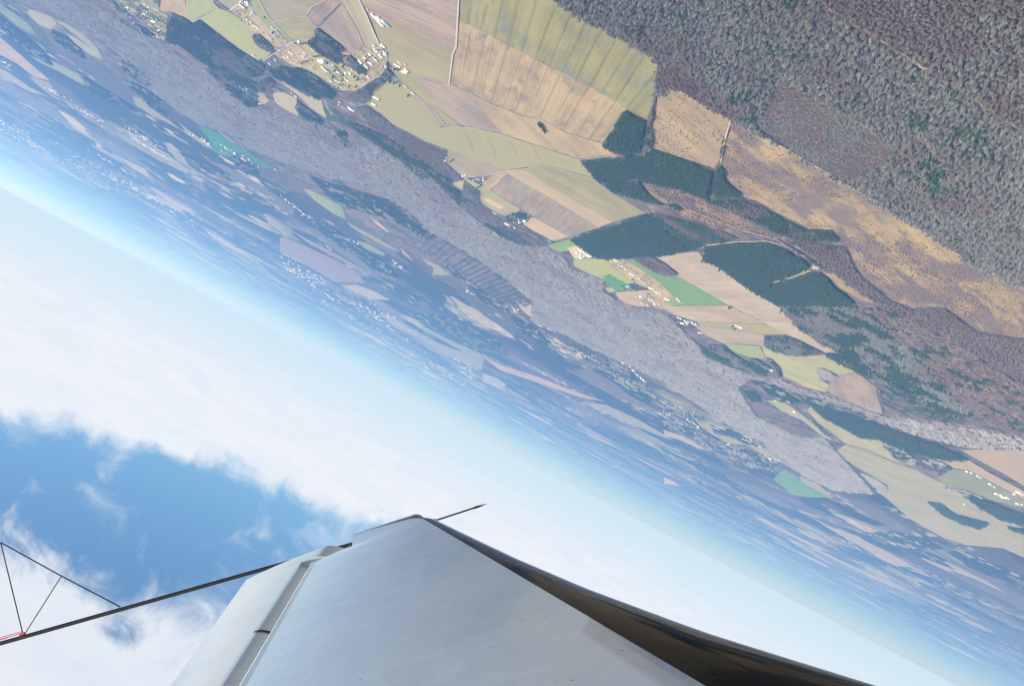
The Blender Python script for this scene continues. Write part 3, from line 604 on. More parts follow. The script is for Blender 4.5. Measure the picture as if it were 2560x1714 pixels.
def vnoise(X, Y, s, seed):
    r = np.random.default_rng(seed).random((64, 64))
    out = np.zeros(len(X))
    for o, a in ((1, .6), (2.3, .4)):
        u, v = X / s * o, Y / s * o; i, j = np.floor(u).astype(int), np.floor(v).astype(int); fu, fv = u - i, v - j
        fu, fv = fu * fu * (3 - 2 * fu), fv * fv * (3 - 2 * fv)
        g = lambda p, q: r[(i + p) % 64, (j + q) % 64]
        out += a * ((g(0, 0) * (1 - fu) + g(1, 0) * fu) * (1 - fv) + (g(0, 1) * (1 - fu) + g(1, 1) * fu) * fv)
    return out

NTREES = [0]
def wood(crop, L, label, kinds=('pine',), mixf=1.0, spacing=6.0, size=1.0, slab=3.5, floor=None, holes=(), amp=4.0, keep=1.0, name='wood', cat='wood', group=None, clear=None):
    """one mass of trees: ground litter slab plus scattered crowns. mixf = share of kinds[0] where two kinds mingle in clumps"""
    P = roughen(pts(crop, L), 22, amp + (3.0 if kinds[0] in ('pine', 'pines', 'lightpine') and name == 'wood' else 0.0))
    V = [Vector((p.x, p.y, 0)) for p in P]; n = len(V)
    tri = tessellate_polygon([V])
    x0, x1 = min(p.x for p in P), max(p.x for p in P); y0, y1 = min(p.y for p in P), max(p.y for p in P)
    gx, gy = np.meshgrid(np.arange(x0, x1, spacing), np.arange(y0, y1, spacing * 0.9))
    gx = gx + (np.arange(gx.shape[0]) % 2)[:, None] * spacing / 2
    X, Y = gx.ravel(), gy.ravel()
    X = X + RNG.uniform(-.42, .42, len(X)) * spacing; Y = Y + RNG.uniform(-.42, .42, len(Y)) * spacing
    m = inside(P, X, Y)
    X, Y = X[m], Y[m]
    for h in holes:
        m = ~inside(h, X, Y); X, Y = X[m], Y[m]
    if keep < 1: m = RNG.random(len(X)) < keep; X, Y = X[m], Y[m]
    if clear: m = 0.7 * vnoise(X, Y, clear[0], clear[2]) + 0.3 * vnoise(X, Y, clear[0] / 4, clear[2] + 1) + RNG.uniform(-.13, .13, len(X)) > clear[1]; X, Y = X[m], Y[m]
    kind = np.ones(len(X))
    if len(kinds) > 1:
        nz = vnoise(X, Y, 70, 5) + RNG.uniform(-.12, .12, len(X)); kind[nz > np.quantile(nz, mixf) if len(nz) else nz > 2] = 2
    sz = RNG.uniform(0.7, 1.3, len(X)) * size * (0.8 + 0.4 * vnoise(X, Y, 90, 9))
    NTREES[0] += len(X)
    verts, faces = [], []
    if slab:
        z = slab + random.uniform(0, 0.3)
        verts = [(p.x, p.y, z) for p in V] + [(p.x, p.y, 0.05) for p in V]
        area = sum(V[i].cross(V[(i + 1) % n]).z for i in range(n))
        for t in tri:
            a, b, c = (V[i] for i in t); faces.append(t if (b - a).cross(c - a).z > 0 else t[::-1])
        for i in range(n):
            j = (i + 1) % n; faces.append((i, i + n, j + n, j) if area > 0 else (j, j + n, i + n, i))
    nb = len(verts)
    me = bpy.data.meshes.new(name)
    me.from_pydata(verts + [(a, b, 0.0) for a, b in zip(X.tolist(), Y.tolist())], [], faces); me.update()
    at_ = me.attributes.new('tree', 'FLOAT', 'POINT'); at_.data.foreach_set('value', np.concatenate([np.zeros(nb), kind]).astype(np.float32))
    as_ = me.attributes.new('size', 'FLOAT', 'POINT'); as_.data.foreach_set('value', np.concatenate([np.ones(nb), sz]).astype(np.float32))
    o = link(name, me, floor or (M_DARK if kinds[0].startswith('pine') else M_FLOOR), kind='stuff', label=label, cat=cat, group=group)
    md = o.modifiers.new('scatter', 'NODES'); md.node_group = scatter_nodes(tuple(kinds))
    return P

# near deciduous forest, top right: the tall part, a young plantation in it, the brown part beyond the track
YOUNG = pts('C', [(675, 540), (760, 545), (1010, 680), (1130, 740), (1330, 890), (1440, 990), (1430, 1060), (1210, 1190), (1110, 1225), (760, 1020), (515, 840)])
CORNER = pts('B', [(1425, 415), (1570, 400), (1640, 470), (1700, 560), (1680, 650), (1560, 585), (1500, 565), (1405, 530)])
wood('B', [(430, -260), (640, -70), (745, -4), (850, 62), (1050, 178), (1240, 283), (1370, 353), (1432, 412), (1410, 560), (1422, 618), (1500, 563), (1560, 583), (1700, 655), (1893, 768), (2080, 862), ('C', 760, 1022), ('C', 1100, 1222), ('C', 1480, 1450), ('E', 1620, 142), ('E', 1770, 250), ('E', 2040, 420), ('E', 2342, 560), ('E', 2500, 620), ('C', 2440, 940), ('C', 2250, 828), ('C', 2100, 728), ('C', 1950, 633), ('C', 1800, 538), ('C', 1560, 380), ('C', 1400, 280), ('C', 1250, 188), ('C', 1100, 98), ('C', 980, 12), ('C', 700, -160)],
     'tall grey leafless forest filling the upper right, seen from above', ('lightpine', 'bare'), 0.05, 7.3, 1.0, 1.5, None, (YOUNG, CORNER))
wood('C', [(675, 540), (760, 545), (1010, 680), (1130, 740), (1330, 890), (1440, 990), (1430, 1060), (1210, 1190), (1110, 1225), (760, 1020), (515, 840)],
     'smooth mauve young plantation set into the tall grey forest', ('bare', 'brown'), 0.3, 4.6, 0.55, 1.7, M_FLOORL)
wood('B', [(1425, 415), (1570, 400), (1640, 470), (1700, 560), (1680, 650), (1560, 585), (1500, 565), (1405, 530)], 'brown brushwood at the corner of the striped field and the grey forest', ('brown',), 1, 5.0, 0.7, 1.7)
wood('C', [(900, -70), (990, 8), (1105, 90), (1255, 182), (1400, 272), (1560, 372), (1700, 462), (1805, 532), (1950, 628), (2100, 722), (2250, 820), (2450, 950), (2450, -160), (900, -160)],
     'russet brown forest beyond the sandy ride in the upper right corner', ('bare', 'brown'), 0.25, 6.4, 0.85, 1.5)
wood('B', [(1432, 545), (1408, 620), (1390, 700), (1372, 800), (1395, 870), (1390, 960), (1350, 985), (1320, 1000), (1340, 880), (1355, 790), (1385, 680), (1405, 535)], 'narrow strip of trees between the yellow striped field and the heath', ('bare', 'pine'), 0.7, 6, 0.75, 2.0)

# pine blocks
wood('B', [(1215, 715), (1345, 785), (1330, 890), (1312, 985), (1200, 995), (1120, 965), (1062, 942), (1110, 858)], 'dark green pine block at the corner of the tan striped field', ('pine',), 1, 4.6, 0.8)
wood('B', [(920, 1047), (1080, 1030), (1290, 1010), (1385, 967), (1500, 1002), (1640, 1052), (1778, 1110), (1762, 1200), (1735, 1285), (1560, 1212), (1460, 1192), (1400, 1180), (1330, 1168), (1300, 1150), (1200, 1160), (1165, 1240), (1110, 1215), (1000, 1130)],
     'large dark pine wood below the heath, cut by a ride', ('pine', 'lightpine'), 0.85, 4.8, 0.8)
wood('B', [(1170, 1245), (1205, 1168), (1300, 1165), (1330, 1230), (1460, 1325), (1330, 1300)], 'small wedge of bright green pines beside the olive field', ('lightpine', 'pine'), 0.5, 4.8, 0.8)
wood('B', [(1795, 1110), (1832, 1072), (1868, 1180), (1965, 1250), (1900, 1272), (1775, 1250)], 'triangular pine block beyond the dark ride, against the heath', ('pine', 'lightpine'), 0.8, 4.8, 0.8)
wood('B', [(1480, 1320), (1530, 1320), (1590, 1352), (1560, 1362)], 'small pine clump on the brown heath', ('pine',), 1, 5, 0.8)
wood('D', [(330, 250), (560, 175), (820, 90), (880, 125), (960, 200), (1060, 270), (1110, 320), (1010, 338), (860, 353), (560, 378), (500, 372), (400, 300)], 'big rectangular pine wood between the tan farmland and the green plots', ('pine',), 1, 4.6, 0.8)
wood('D', [(840, 80), (980, 100), (1130, 140), (1290, 190), (1410, 235), (1300, 265), (1200, 285), (1110, 315), (1060, 262), (960, 190), (885, 118)], 'mottled green wood joining the pine wood on its heath side', ('lightpine', 'brown'), 0.62, 5.5, 0.8)
wood('D', [(1200, 305), (1400, 275), (1600, 266), (1750, 325), (1870, 405), (1885, 432), (1752, 486), (1635, 529), (1558, 610), (1440, 528), (1300, 430), (1205, 388)], 'dark pine wood above the long pink field, its upper half', ('pine',), 1, 4.7, 0.8)
wood('D', [(1645, 548), (1770, 508), (1897, 468), (1965, 468), (2080, 580), (2185, 668), (1900, 672), (1685, 676), (1570, 615)], 'dark pine wood above the long pink field, beyond the sandy path', ('pine', 'lightpine'), 0.85, 4.7, 0.8)
wood('E', [(520, 0), (640, 40), (780, 120), (940, 190), (1100, 200), (1148, 262), (1020, 270), (800, 240), (650, 160), (420, 60), (260, 0)], 'dark green scrub and pines along the foot of the tan heath', ('pine', 'brown'), 0.55, 6, 0.7, 1.2)
wood('E', [(740, 250), (830, 300), (1000, 400), (1160, 490), (1020, 430), (860, 330)], 'thin belt of pines above the pine wood with the sandy path', ('pine', 'brown'), 0.7, 6, 0.7, 1.2)
wood('E', [(830, 250), (1040, 280), (1180, 300), (1240, 430), (1310, 510), (1480, 650), (1620, 710), (1830, 700), (1960, 790), (2030, 850), (2280, 895), (2460, 920), (2460, 1250), (2342, 1180), (2100, 1040), (1800, 860), (1500, 720), (1280, 600), (1000, 390)], 'brown mauve leafless brushwood under the tan heath on the right', ('brown', 'pine'), 0.97, 7, 0.8, 1.0)
wood('E', [(760, 680), (1000, 678), (1250, 682), (1420, 800), (1600, 950), (1800, 1180), (1990, 1372), (1900, 1360), (1700, 1270), (1500, 1160), (1300, 1060), (1150, 990), (1000, 910), (870, 810), (800, 740)], 'grey leafless wood mottled with green pines beside the long pink field', ('pine', 'bare'), 0.42, 6.5, 0.9)
wood('E', [(1050, 1000), (1150, 1000), (1300, 1070), (1500, 1170), (1700, 1280), (1990, 1380), (2060, 1402), (1880, 1420), (1700, 1370), (1550, 1280), (1400, 1170), (1250, 1105)], 'green pine belt along the lower side of the mottled wood', ('pine', 'bare'), 0.75, 7, 0.9)
wood('D', [(1592, 882), (1740, 877), (1830, 915), (1982, 990), (1800, 1008), (1650, 975), (1590, 930)], 'oval mottled copse between the pink field and the pale green field', ('bare', 'pine'), 0.6, 6, 0.85)
wood('D', [(720, 360), (858, 358), (940, 405), (1030, 475), (960, 488), (880, 460), (800, 412)], 'grey leafless copse between the bright green and the pink fields', ('bare', 'brown'), 0.6, 6, 0.8)
wood('D', [(1170, 985), (1230, 940), (1330, 935), (1400, 1000), (1500, 1060), (1640, 1110), (1600, 1125), (1400, 1080), (1240, 1020)], 'mixed wood along the edge of the pale green field', ('pine', 'bare'), 0.6, 7, 0.9)
wood('D', [(1500, 1030), (1540, 1025), (1640, 1085), (1600, 1105), (1520, 1060)], 'small dark spinney by the long white barn', ('pine', 'bare'), 0.6, 7, 0.9)
wood('D', [(1605, 1018), (1640, 1030), (1690, 1080), (1708, 1140), (1685, 1145), (1670, 1085)], 'curved hedge of dark trees around the long white barn', ('pine', 'bare'), 0.8, 7, 0.9, name='hedge', cat='hedge')
wood('D', [(1945, 1085), (1985, 1092), (2075, 1140), (2040, 1160), (1955, 1150)], 'grey copse biting into the pale green field', ('bares',), 1, 14, 0.8)
wood('E', [(840, 1238), (1000, 1268), (1200, 1338), (1400, 1415), ('H', 1200, 82), ('H', 1400, 160), ('H', 1600, 222), ('H', 1800, 290), ('H', 1990, 382), ('H', 1850, 382), ('H', 1600, 330), ('H', 1420, 250), ('H', 1300, 238), ('H', 1180, 180), ('H', 1050, 110), (960, 1330)], 'long dark pine wood running towards the right edge', ('pines',), 1, 15, 1.0)
wood('E', [(570, 1172), (700, 1188), (890, 1310), (760, 1302), (640, 1212)], 'dark pine copse above the farm hamlet in the pale fields', ('pines', 'bares'), 0.8, 15, 1.0)
wood('E', [(510, 1232), (580, 1240), (640, 1300), (570, 1290)], 'small dark wood left of the pale winding field', ('pines',), 1, 15, 1.0)
wood('H', [(1420, 270), (1560, 320), (1650, 385), (1620, 415), (1500, 370)], 'grey and green copse in the bend of the pale field', ('bares', 'pines'), 0.5, 15, 1.0)
wood('H', [(1690, 385), (1800, 390), (1880, 440), (1790, 430)], 'grey and green copse around the roadside houses', ('bares', 'pines'), 0.5, 15, 1.0)
wood('H', [(1720, 655), (1800, 665), (1900, 735), (2110, 790), (2060, 830), (1930, 790), (1820, 740)], 'dark spearhead wood in the wide pale field on the right', ('pines',), 1, 16, 1.1)
wood('H', [(1960, 608), (2090, 640), (2342, 735), (2500, 790), (2500, 850), (2342, 805), (2200, 770), (2060, 690)], 'dark wood at the right edge beyond the pale field', ('pines',), 1, 16, 1.1)
wood('H', [(1830, 560), (1960, 580), (2090, 630), (1960, 605)], 'strip of grey trees beside the blue green field', ('bares', 'pines'), 0.6, 15, 1.0)
wood('H', [(2230, 815), (2342, 830), (2342, 860)], 'small dark wood beside the pale field at the right edge', ('pines',), 1, 16, 1.1)
wood('H', [(1280, 465), (1330, 480), (1450, 550), (1440, 592), (1370, 560)], 'brown wood notched into the wide pale field', ('bares',), 1, 15, 0.9, 2.5, M_FLOOR)
for L, lab in (([(650, 0), (760, 60), (880, 130), (960, 180), (1040, 250), (1150, 310), (1000, 250), (820, 160)], 'thin line of trees along the winding pale field'),):
    pass
wood('E', [(1260, 690), (1420, 700), (1640, 780), (1900, 900), (2120, 1060), (2342, 1190), (2460, 1260), (2460, 1560), (2342, 1540), (2080, 1410), (1990, 1365), (1800, 1170), (1600, 945), (1420, 795)], 'grey mauve leafless forest beyond the mottled wood on the right', ('brs', 'pines'), 0.82, 14, 0.95, 1.5, M_FLOORL, amp=6)
# woods around the upper left villages
wood('A', [(342, 80), (435, 120), (465, 150), (500, 200), (545, 300), (610, 380), (740, 445), (600, 440), (480, 350), (400, 292), (302, 270), (318, 160)], 'dark square pine wood beside the scattered settlement', ('pine', 'bare'), 0.88, 6, 0.85)
wood('A', [(472, 142), (520, 127), (628, 216), (545, 245), (500, 205)], 'small neat pine block beside the green pasture', ('pine',), 1, 5, 0.8)
wood('A', [(545, 248), (640, 222), (760, 310), (900, 392), (942, 420), (930, 470), (820, 500), (700, 470), (610, 400), (550, 310)], 'mixed grey and green wood along the pasture', ('pine', 'bare'), 0.45, 6.5, 0.85)
wood('A', [(600, 450), (740, 450), (820, 500), (900, 540), (980, 500), (1010, 540), (940, 580), (880, 640), (900, 680), (840, 690), (740, 620), (650, 540)], 'patchy green wood around the clearing with the ring', ('pine', 'bare'), 0.55, 7, 0.9, clear=(60, 0.42, 3))
wood('A', [(1190, 443), (1290, 497), (1395, 590), (1388, 640), (1280, 605), (1150, 545), (1030, 480), (1040, 425), (1110, 440)], 'dark pine wood below the hedged village', ('pine', 'bare'), 0.85, 6, 0.85)
wood('A', [(960, 440), (1040, 470), (1150, 545), (1280, 610), (1310, 640), (1230, 615), (1130, 555), (1010, 495)], 'narrow dark tree belt above the pale grey clearing', ('pine', 'bare'), 0.85, 6, 0.8)
wood('A', [(1268, 192), (1292, 180), (1375, 240), (1455, 306), (1440, 322), (1350, 312), (1300, 260)], 'long copse with a dark edge above the village', ('pine', 'bare'), 0.5, 5.5, 0.85)
wood('A', [(1225, 262), (1270, 240), (1320, 280), (1400, 330), (1480, 360), (1420, 400), (1370, 370), (1290, 330)], 'second copse behind the hedged village', ('pine', 'bare'), 0.6, 5.5, 0.85)
wood('A', [(1480, 365), (1500, 352), (1590, 430), (1610, 460), (1570, 470), (1500, 420)], 'dark tree belt between the two rows of village houses', ('bare', 'pine'), 0.65, 5.5, 0.8)
wood('A', [(862, 232), (905, 215), (985, 290), (1000, 330), (930, 312), (885, 270)], 'grey brown copse on the green pasture', ('bare', 'pine'), 0.75, 5.5, 0.8)
wood('A', [(1575, 570), (1640, 530), (1700, 500), (1735, 440), (1775, 470), (1730, 520), (1650, 580), (1620, 650), (1540, 660), (1480, 620)], 'grey leafless trees lining the road bend', ('bare', 'pine'), 0.8, 5.5, 0.8)
wood('A', [(1480, 790), (1540, 800), (1620, 832), (1740, 890), (1860, 952), (1960, 1030), (2050, 1092), (2172, 1160), (2100, 1190), (1960, 1152), (1830, 1032), (1700, 942), (1600, 880)], 'long dark pine belt with houses hidden in it', ('pine', 'bare'), 0.75, 7, 0.9)
wood('A', [(1600, 680), (1700, 748), (1770, 812), (1880, 870), (2000, 930), (2125, 975), (2110, 1040), (2220, 1150), (2240, 1170), (2172, 1160), (2050, 1090), (1960, 1025), (1860, 948), (1740, 880), (1620, 800), (1540, 690)], 'grey brown leafless wood bordering the olive field', ('bare', 'brown'), 0.6, 6.5, 0.85, 2.0, M_FLOORL)
wood('A', [(1415, 850), (1460, 845), (1530, 940), (1470, 940), (1435, 890)], 'dark green clump standing in the lilac wood', ('pine',), 1, 7, 0.9)
wood('A', [(1155, 650), (1250, 720), (1320, 790), (1280, 820), (1200, 760), (1150, 700)], 'green trees between the two pale clearings', ('pine', 'bare'), 0.5, 7, 0.9)
wood('A', [(0, 110), (60, 130), (160, 180), (230, 230), (160, 210), (60, 160)], 'dark wood edge below the scattered settlement', ('pine', 'bare'), 0.6, 7, 0.9)
wood('B', [(0, 1190), (90, 1215), (260, 1330), (200, 1330), (80, 1260)], 'dark green belt of pines under the pale green field', ('pine', 'bare'), 0.8, 7, 0.9)
wood('A', [(2240, 1170), (2342, 1240), ('B', 260, 1318), ('B', 350, 1378), ('B', 420, 1445), ('B', 600, 1540), ('G', 1640, 500), ('G', 1745, 548), ('G', 1640, 560), ('G', 1480, 480), ('G', 1330, 380), ('G', 1180, 290)], 'mauve leafless fringe along the lower edge of the tan farmland', ('bare', 'brown'), 0.5, 7, 0.9, 2.0, M_FLOORL)
wood('G', [(1330, 405), (1470, 430), (1560, 480), (1655, 545), (1560, 530), (1440, 480)], 'slim dark pine strip below the tan farmland', ('pine',), 1, 7, 0.9)
wood('B', [(430, 1400), (500, 1375), (555, 1385), (590, 1400), (560, 1415), (500, 1420), (450, 1435)], 'dark grove around the long farm sheds', ('pine', 'bare'), 0.7, 6, 0.85)
# the wide lilac wood: stands of leafless trees
wood('F', [(-80, -150), (680, -60), (760, 40), (880, 150), (1000, 250), (1080, 290), (1200, 380), (1350, 450), (1480, 560), (1600, 680), (1750, 720), (1900, 760), (2050, 780), (2200, 860), ('A', 1600, 900), ('A', 1850, 1040), ('A', 2050, 1160), ('G', 1180, 300), ('G', 1330, 420), ('G', 1560, 545), ('G', 1740, 560), ('G', 1850, 620), ('G', 1890, 690), ('G', 1950, 720), ('G', 2100, 770), ('G', 2110, 850), ('G', 2200, 920), ('D', 640, 650), ('D', 760, 695), ('D', 960, 740), ('D', 1040, 820), ('D', 1120, 900), ('D', 1180, 960), ('D', 1250, 1030), ('D', 1500, 1130), ('D', 1700, 1160), ('D', 1850, 1225), ('D', 2000, 1260), ('E', 1060, 1255), ('E', 1430, 1400), ('E', 1900, 1450), ('E', 2460, 1560), ('H', 2460, 310), ('H', 1990, 300), ('H', 1700, 230), ('H', 1400, 130), ('H', 1180, 60), ('H', 1000, 20), ('E', 880, 1250), ('E', 700, 1180), ('E', 560, 1150), ('E', 480, 1220), ('E', 600, 1400), ('E', 900, 1540), ('H', 1040, 235), ('H', 1190, 400), ('H', 1370, 600), ('H', 1330, 600), ('H', 1100, 580), ('H', 900, 480), ('H', 760, 390), ('H', 560, 240), ('H', 330, 100), ('D', 950, 1180), ('D', 700, 1060), ('D', 400, 930), ('G', 1900, 1150), ('G', 1640, 1040), ('G', 1640, 910), ('G', 1480, 770), ('G', 1270, 620), ('G', 1000, 470), ('G', 850, 380), ('G', 700, 230), ('G', 500, 130), ('A', 1350, 1150), ('A', 1150, 1080), ('A', 900, 980), ('A', 700, 860), ('A', 500, 790), ('A', 300, 660), ('A', 100, 480), ('F', 780, 350), ('F', 560, 150), ('F', 300, 60)],
     'broad lilac grey leafless forest running diagonally across the middle', ('bares',), 1, 21, 1.0, 1.5, M_FLOORL, amp=6)
# far darker woods
for crop, L, lab in (
    ('A', [(1240, 1140), (1350, 1182), (1560, 1242), (1800, 1312), (1960, 1422), (2060, 1540), (1880, 1470), (1700, 1402), (1480, 1342), (1350, 1262)], 'patchy blue green wood beyond the lilac forest, above the slim pale field'),
    ('G', [(180, 378), (330, 430), (520, 558), (680, 662), (770, 765), (600, 702), (480, 602), (330, 522)], 'dark blue wood stretching beside the thin pale strips'),
    ('G', [(860, 1000), (1000, 1000), (1180, 1052), (1400, 1150), (1490, 1272), (1330, 1262), (1100, 1162), (950, 1080)], 'broad dark blue wood above the long pinkish strip'),
    ('F', [(500, 460), (600, 530), (760, 622), (880, 705), (720, 662), (600, 592)], 'dark blue wood left of the pale strip and the far hamlet'),
    ('F', [(-40, 80), (130, 200), (260, 300), (350, 425), (200, 352), (60, 232)], 'dark blue wood among the grey fields at the left edge'),
    ('F', [(340, 190), (430, 230), (520, 310), (560, 380), (440, 320), (350, 240)], 'dark wood between the two long grey fields on the left'),
    ('F', [(780, 360), (860, 400), (960, 480), (990, 560), (900, 520), (800, 450)], 'dark trees around the far hamlet on the left'),
    ('F', [(800, 520), (900, 550), (1000, 610), (1110, 670), (1000, 660), (900, 600)], 'narrow dark wood under the far hamlet on the left'),
    ('A', [(150, 640), (230, 680), (300, 740), (380, 800), (420, 850), (320, 770), (200, 690)], 'dark hedge wood along the grey field on the left'),
    ('A', [(380, 985), (470, 1020), (600, 1070), (720, 1140), (660, 1150), (520, 1080)], 'dark blue wood below the teal green field'),
    ('A', [(740, 870), (800, 880), (830, 910), (770, 905)], 'small dark copse above the teal green field'),
    ('A', [(740, 1010), (850, 1060), (910, 1130), (860, 1140), (770, 1080)], 'dark trees around the houses below the teal green field'),
    ('G', [(1500, 1010), (1620, 1060), (1700, 1130), (1800, 1230), (1680, 1180), (1560, 1100)], 'blue green wood between two lilac bands'),
    ('G', [(1270, 850), (1330, 860), (1450, 940), (1500, 985), (1420, 960), (1300, 900)], 'dark wood edge under the comb of tree rows'),
    ('H', [(1310, 860), (1500, 850), (1700, 900), (1820, 960), (1700, 960), (1500, 920)], 'far dark streak of woodland near the right edge'),
    ('H', [(560, 220), (640, 260), (670, 300), (600, 280)], 'dark clump by the far white houses'),
    ('G', [(800, 1050), (1000, 1140), (1180, 1240), (1020, 1180), (860, 1090)], 'dark streak between the two long pale far fields')):
    wood(crop, L, lab, ('pines', 'bares'), 0.85, 19, 1.0, 5.0)
# comb of tree rows in the lilac wood
A0, A1 = Vector((1105, 700)), Vector((1460, 945)); B0, B1 = Vector((1265, 605)), Vector((1640, 900))
for i in range(13):
    a = A0.lerp(A1, i / 12); b = B0.lerp(B1, i / 12); wv = (A1 - A0).normalized() * 3.0
    wood('G', [tuple(a), tuple(a + wv), tuple(b + wv), tuple(b)], 'straight dark tree row, one tooth of the long comb in the lilac forest', ('pine',), 1, 9, 0.85, 2, amp=1.5, name='tree_row', cat='tree row', group='comb of tree rows in the lilac forest')
A0, A1 = Vector((900, 580)), Vector((1085, 690)); B0, B1 = Vector((985, 505)), Vector((1235, 590))
for i in range(5):
    a = A0.lerp(A1, i / 5); b = B0.lerp(B1, i / 5); wv = (A1 - A0).normalized() * 3.0
    wood('G', [tuple(a), tuple(a + wv), tuple(b + wv), tuple(b)], 'faint thin tree row between the comb and the six pine blocks', ('pine', 'bare'), 0.6, 9, 0.8, 1, amp=1.5, name='tree_row', cat='tree row', group='faint tree rows beside the comb')
A0, A1 = Vector((805, 425)), Vector((945, 505)); B0, B1 = Vector((850, 375)), Vector((1000, 465))
for i in range(6):
    a = A0.lerp(A1, i / 5); b = B0.lerp(B1, i / 5); wv = (A1 - A0).normalized() * 13
    wood('G', [tuple(a), tuple(a + wv), tuple(b + wv), tuple(b)], 'short dark pine block in the ridge of six beside the comb', ('pine', 'bare'), 0.8, 8, 0.85, 2, amp=2, name='tree_row', cat='tree row', group='six short pine blocks beside the comb')
wood('G', [(1050, 660), (1110, 690), (1250, 800), (1450, 930), (1640, 905), (1660, 915), (1450, 960), (1240, 830), (1080, 700)], 'dark tree belt at the foot of the comb', ('pines', 'bares'), 0.6, 16, 0.85, 1.5, M_FLOORL)
wood('D', [(310, 910), (420, 930), (560, 1010), (700, 1090), (860, 1230), (1000, 1330), (1200, 1400), (1220, 1450), (1000, 1390), (800, 1290), (640, 1180), (480, 1080), (360, 980)], 'dark trees among the roofs of the suburb beyond the lilac forest', ('pines', 'bares'), 0.6, 20, 0.85, 0, keep=0.55)
wood('H', [(380, 165), (470, 200), (600, 250), (665, 300), (560, 280), (440, 230)], 'dark trees around the village by the pale fields at lower right', ('pines',), 1, 20, 0.85, 0, keep=0.6)
wood('H', [(-20, 60), (200, 165), (350, 260), (560, 320), (760, 410), (700, 470), (500, 420), (250, 300), (0, 160)], 'patchy trees left of the far bright green field', ('pines', 'bares'), 0.5, 21, 0.85, 0, keep=0.6)
field('A', [(0, -80), (255, -80), (258, 70), (312, 95), (305, 250), (255, 235), (205, 205), (160, 130), (90, 95), (0, 40), (-40, -20)], (0.33, 0.29, 0.19), (0.21, 0.225, 0.14), ((0, 0), (300, 200)), 9, (0.09, 0.11, 0.07), 0.8)
wood('A', [(0, -80), (255, -80), (258, 70), (312, 95), (305, 250), (255, 235), (205, 205), (160, 130), (90, 95), (0, 40), (-40, -20)], 'garden trees and hedges of the scattered settlement at the top left', ('pine', 'bare'), 0.7, 9, 0.75, 0, clear=(45, 0.53, 7), name='garden_trees', cat='trees')
wood('A', [(1185, 440), (1255, 370), (1385, 380), (1500, 440), (1610, 525), (1570, 592), (1420, 585), (1290, 490)], 'garden shrubs and small trees of the hedged village', ('pine', 'bare'), 0.6, 8, 0.5, 0, clear=(35, 0.60, 3), name='garden_trees', cat='trees')
wood('A', [(1462, 332), (1510, 352), (1582, 296), (1640, 334), (1735, 330), (1730, 420), (1690, 500), (1600, 532), (1500, 420)], 'garden shrubs and small trees by the road bend', ('pine', 'bare'), 0.5, 8, 0.5, 0, clear=(35, 0.60, 5), name='garden_trees', cat='trees')
wood('A', [(720, 70), (800, 5), (850, 60), (960, 175), (1120, 268), (1255, 368), (1180, 440), (1030, 372), (920, 292), (872, 225)], 'garden shrubs along the plots of the grey lane', ('bare', 'pine'), 0.6, 9, 0.5, 0, clear=(35, 0.62, 9), name='garden_trees', cat='trees')
wood('D', [(552, 381), (660, 373), (775, 441), (905, 531), (1000, 625), (988, 690), (760, 690), (850, 582), (742, 537), (605, 430)], 'garden shrubs in the plots beside the bright green field', ('pine', 'bare'), 0.5, 9, 0.55, 0, clear=(40, 0.60, 12), name='garden_trees', cat='trees')
# low scrub on the heath
HB = [(1893, 782), (2080, 872), ('C', 760, 1032), ('C', 1100, 1232), ('E', 1340, 15), ('E', 1620, 152), ('E', 1770, 262), ('E', 2040, 432), ('E', 2342, 572), ('E', 2460, 640), ('E', 2460, 905), ('E', 2280, 885), ('E', 2030, 842), ('E', 1940, 770), ('E', 1830, 690), ('E', 1620, 702), ('E', 1480, 640), ('E', 1300, 500), ('E', 1240, 420), ('E', 1190, 300), ('E', 1150, 262), ('E', 1100, 192), ('E', 950, 182), ('E', 780, 100), ('E', 600, 0), (2000, 1290), (1960, 1250), (1870, 1180), (1840, 1060)]
wood('B', HB, 'low brown heather and gorse dotted over the long tan heath', ('heather', 'shrub'), 0.93, 6.0, 0.8, 0, clear=(150, 0.47, 2), name='scrub', cat='scrub')
wood('B', [(1420, 625), (1500, 570), (1560, 590), (1890, 778), (1860, 900), (1830, 1020), (1785, 1092), (1650, 1050), (1500, 1000), (1390, 962), (1382, 830), (1405, 700)], 'sparse dark bushes on the square tan heath', ('shrub', 'heather'), 0.25, 13, 0.85, 0, clear=(80, 0.50, 4), name='scrub', cat='scrub')
wood('B', [(1300, 1180), (1540, 1205), (1760, 1300), (2050, 1470), (2342, 1600), ('E', 700, 240), ('E', 500, 190), (2150, 1560), (1850, 1480), (1600, 1420), (1420, 1310)], 'brown and green scrub on the strip of heath between the pine woods', ('heather', 'shrub'), 0.7, 8, 1.2, 0, clear=(70, 0.42, 6), name='scrub', cat='scrub')
wood('B', [(1845, 890), (1862, 895), (1855, 980), (1838, 1030), (1830, 1020)], 'dark hedge beside the sandy track across the heath', ('pine',), 1, 6, 0.7, 1.5, name='hedge', cat='hedge')
print('TREES', NTREES[0])

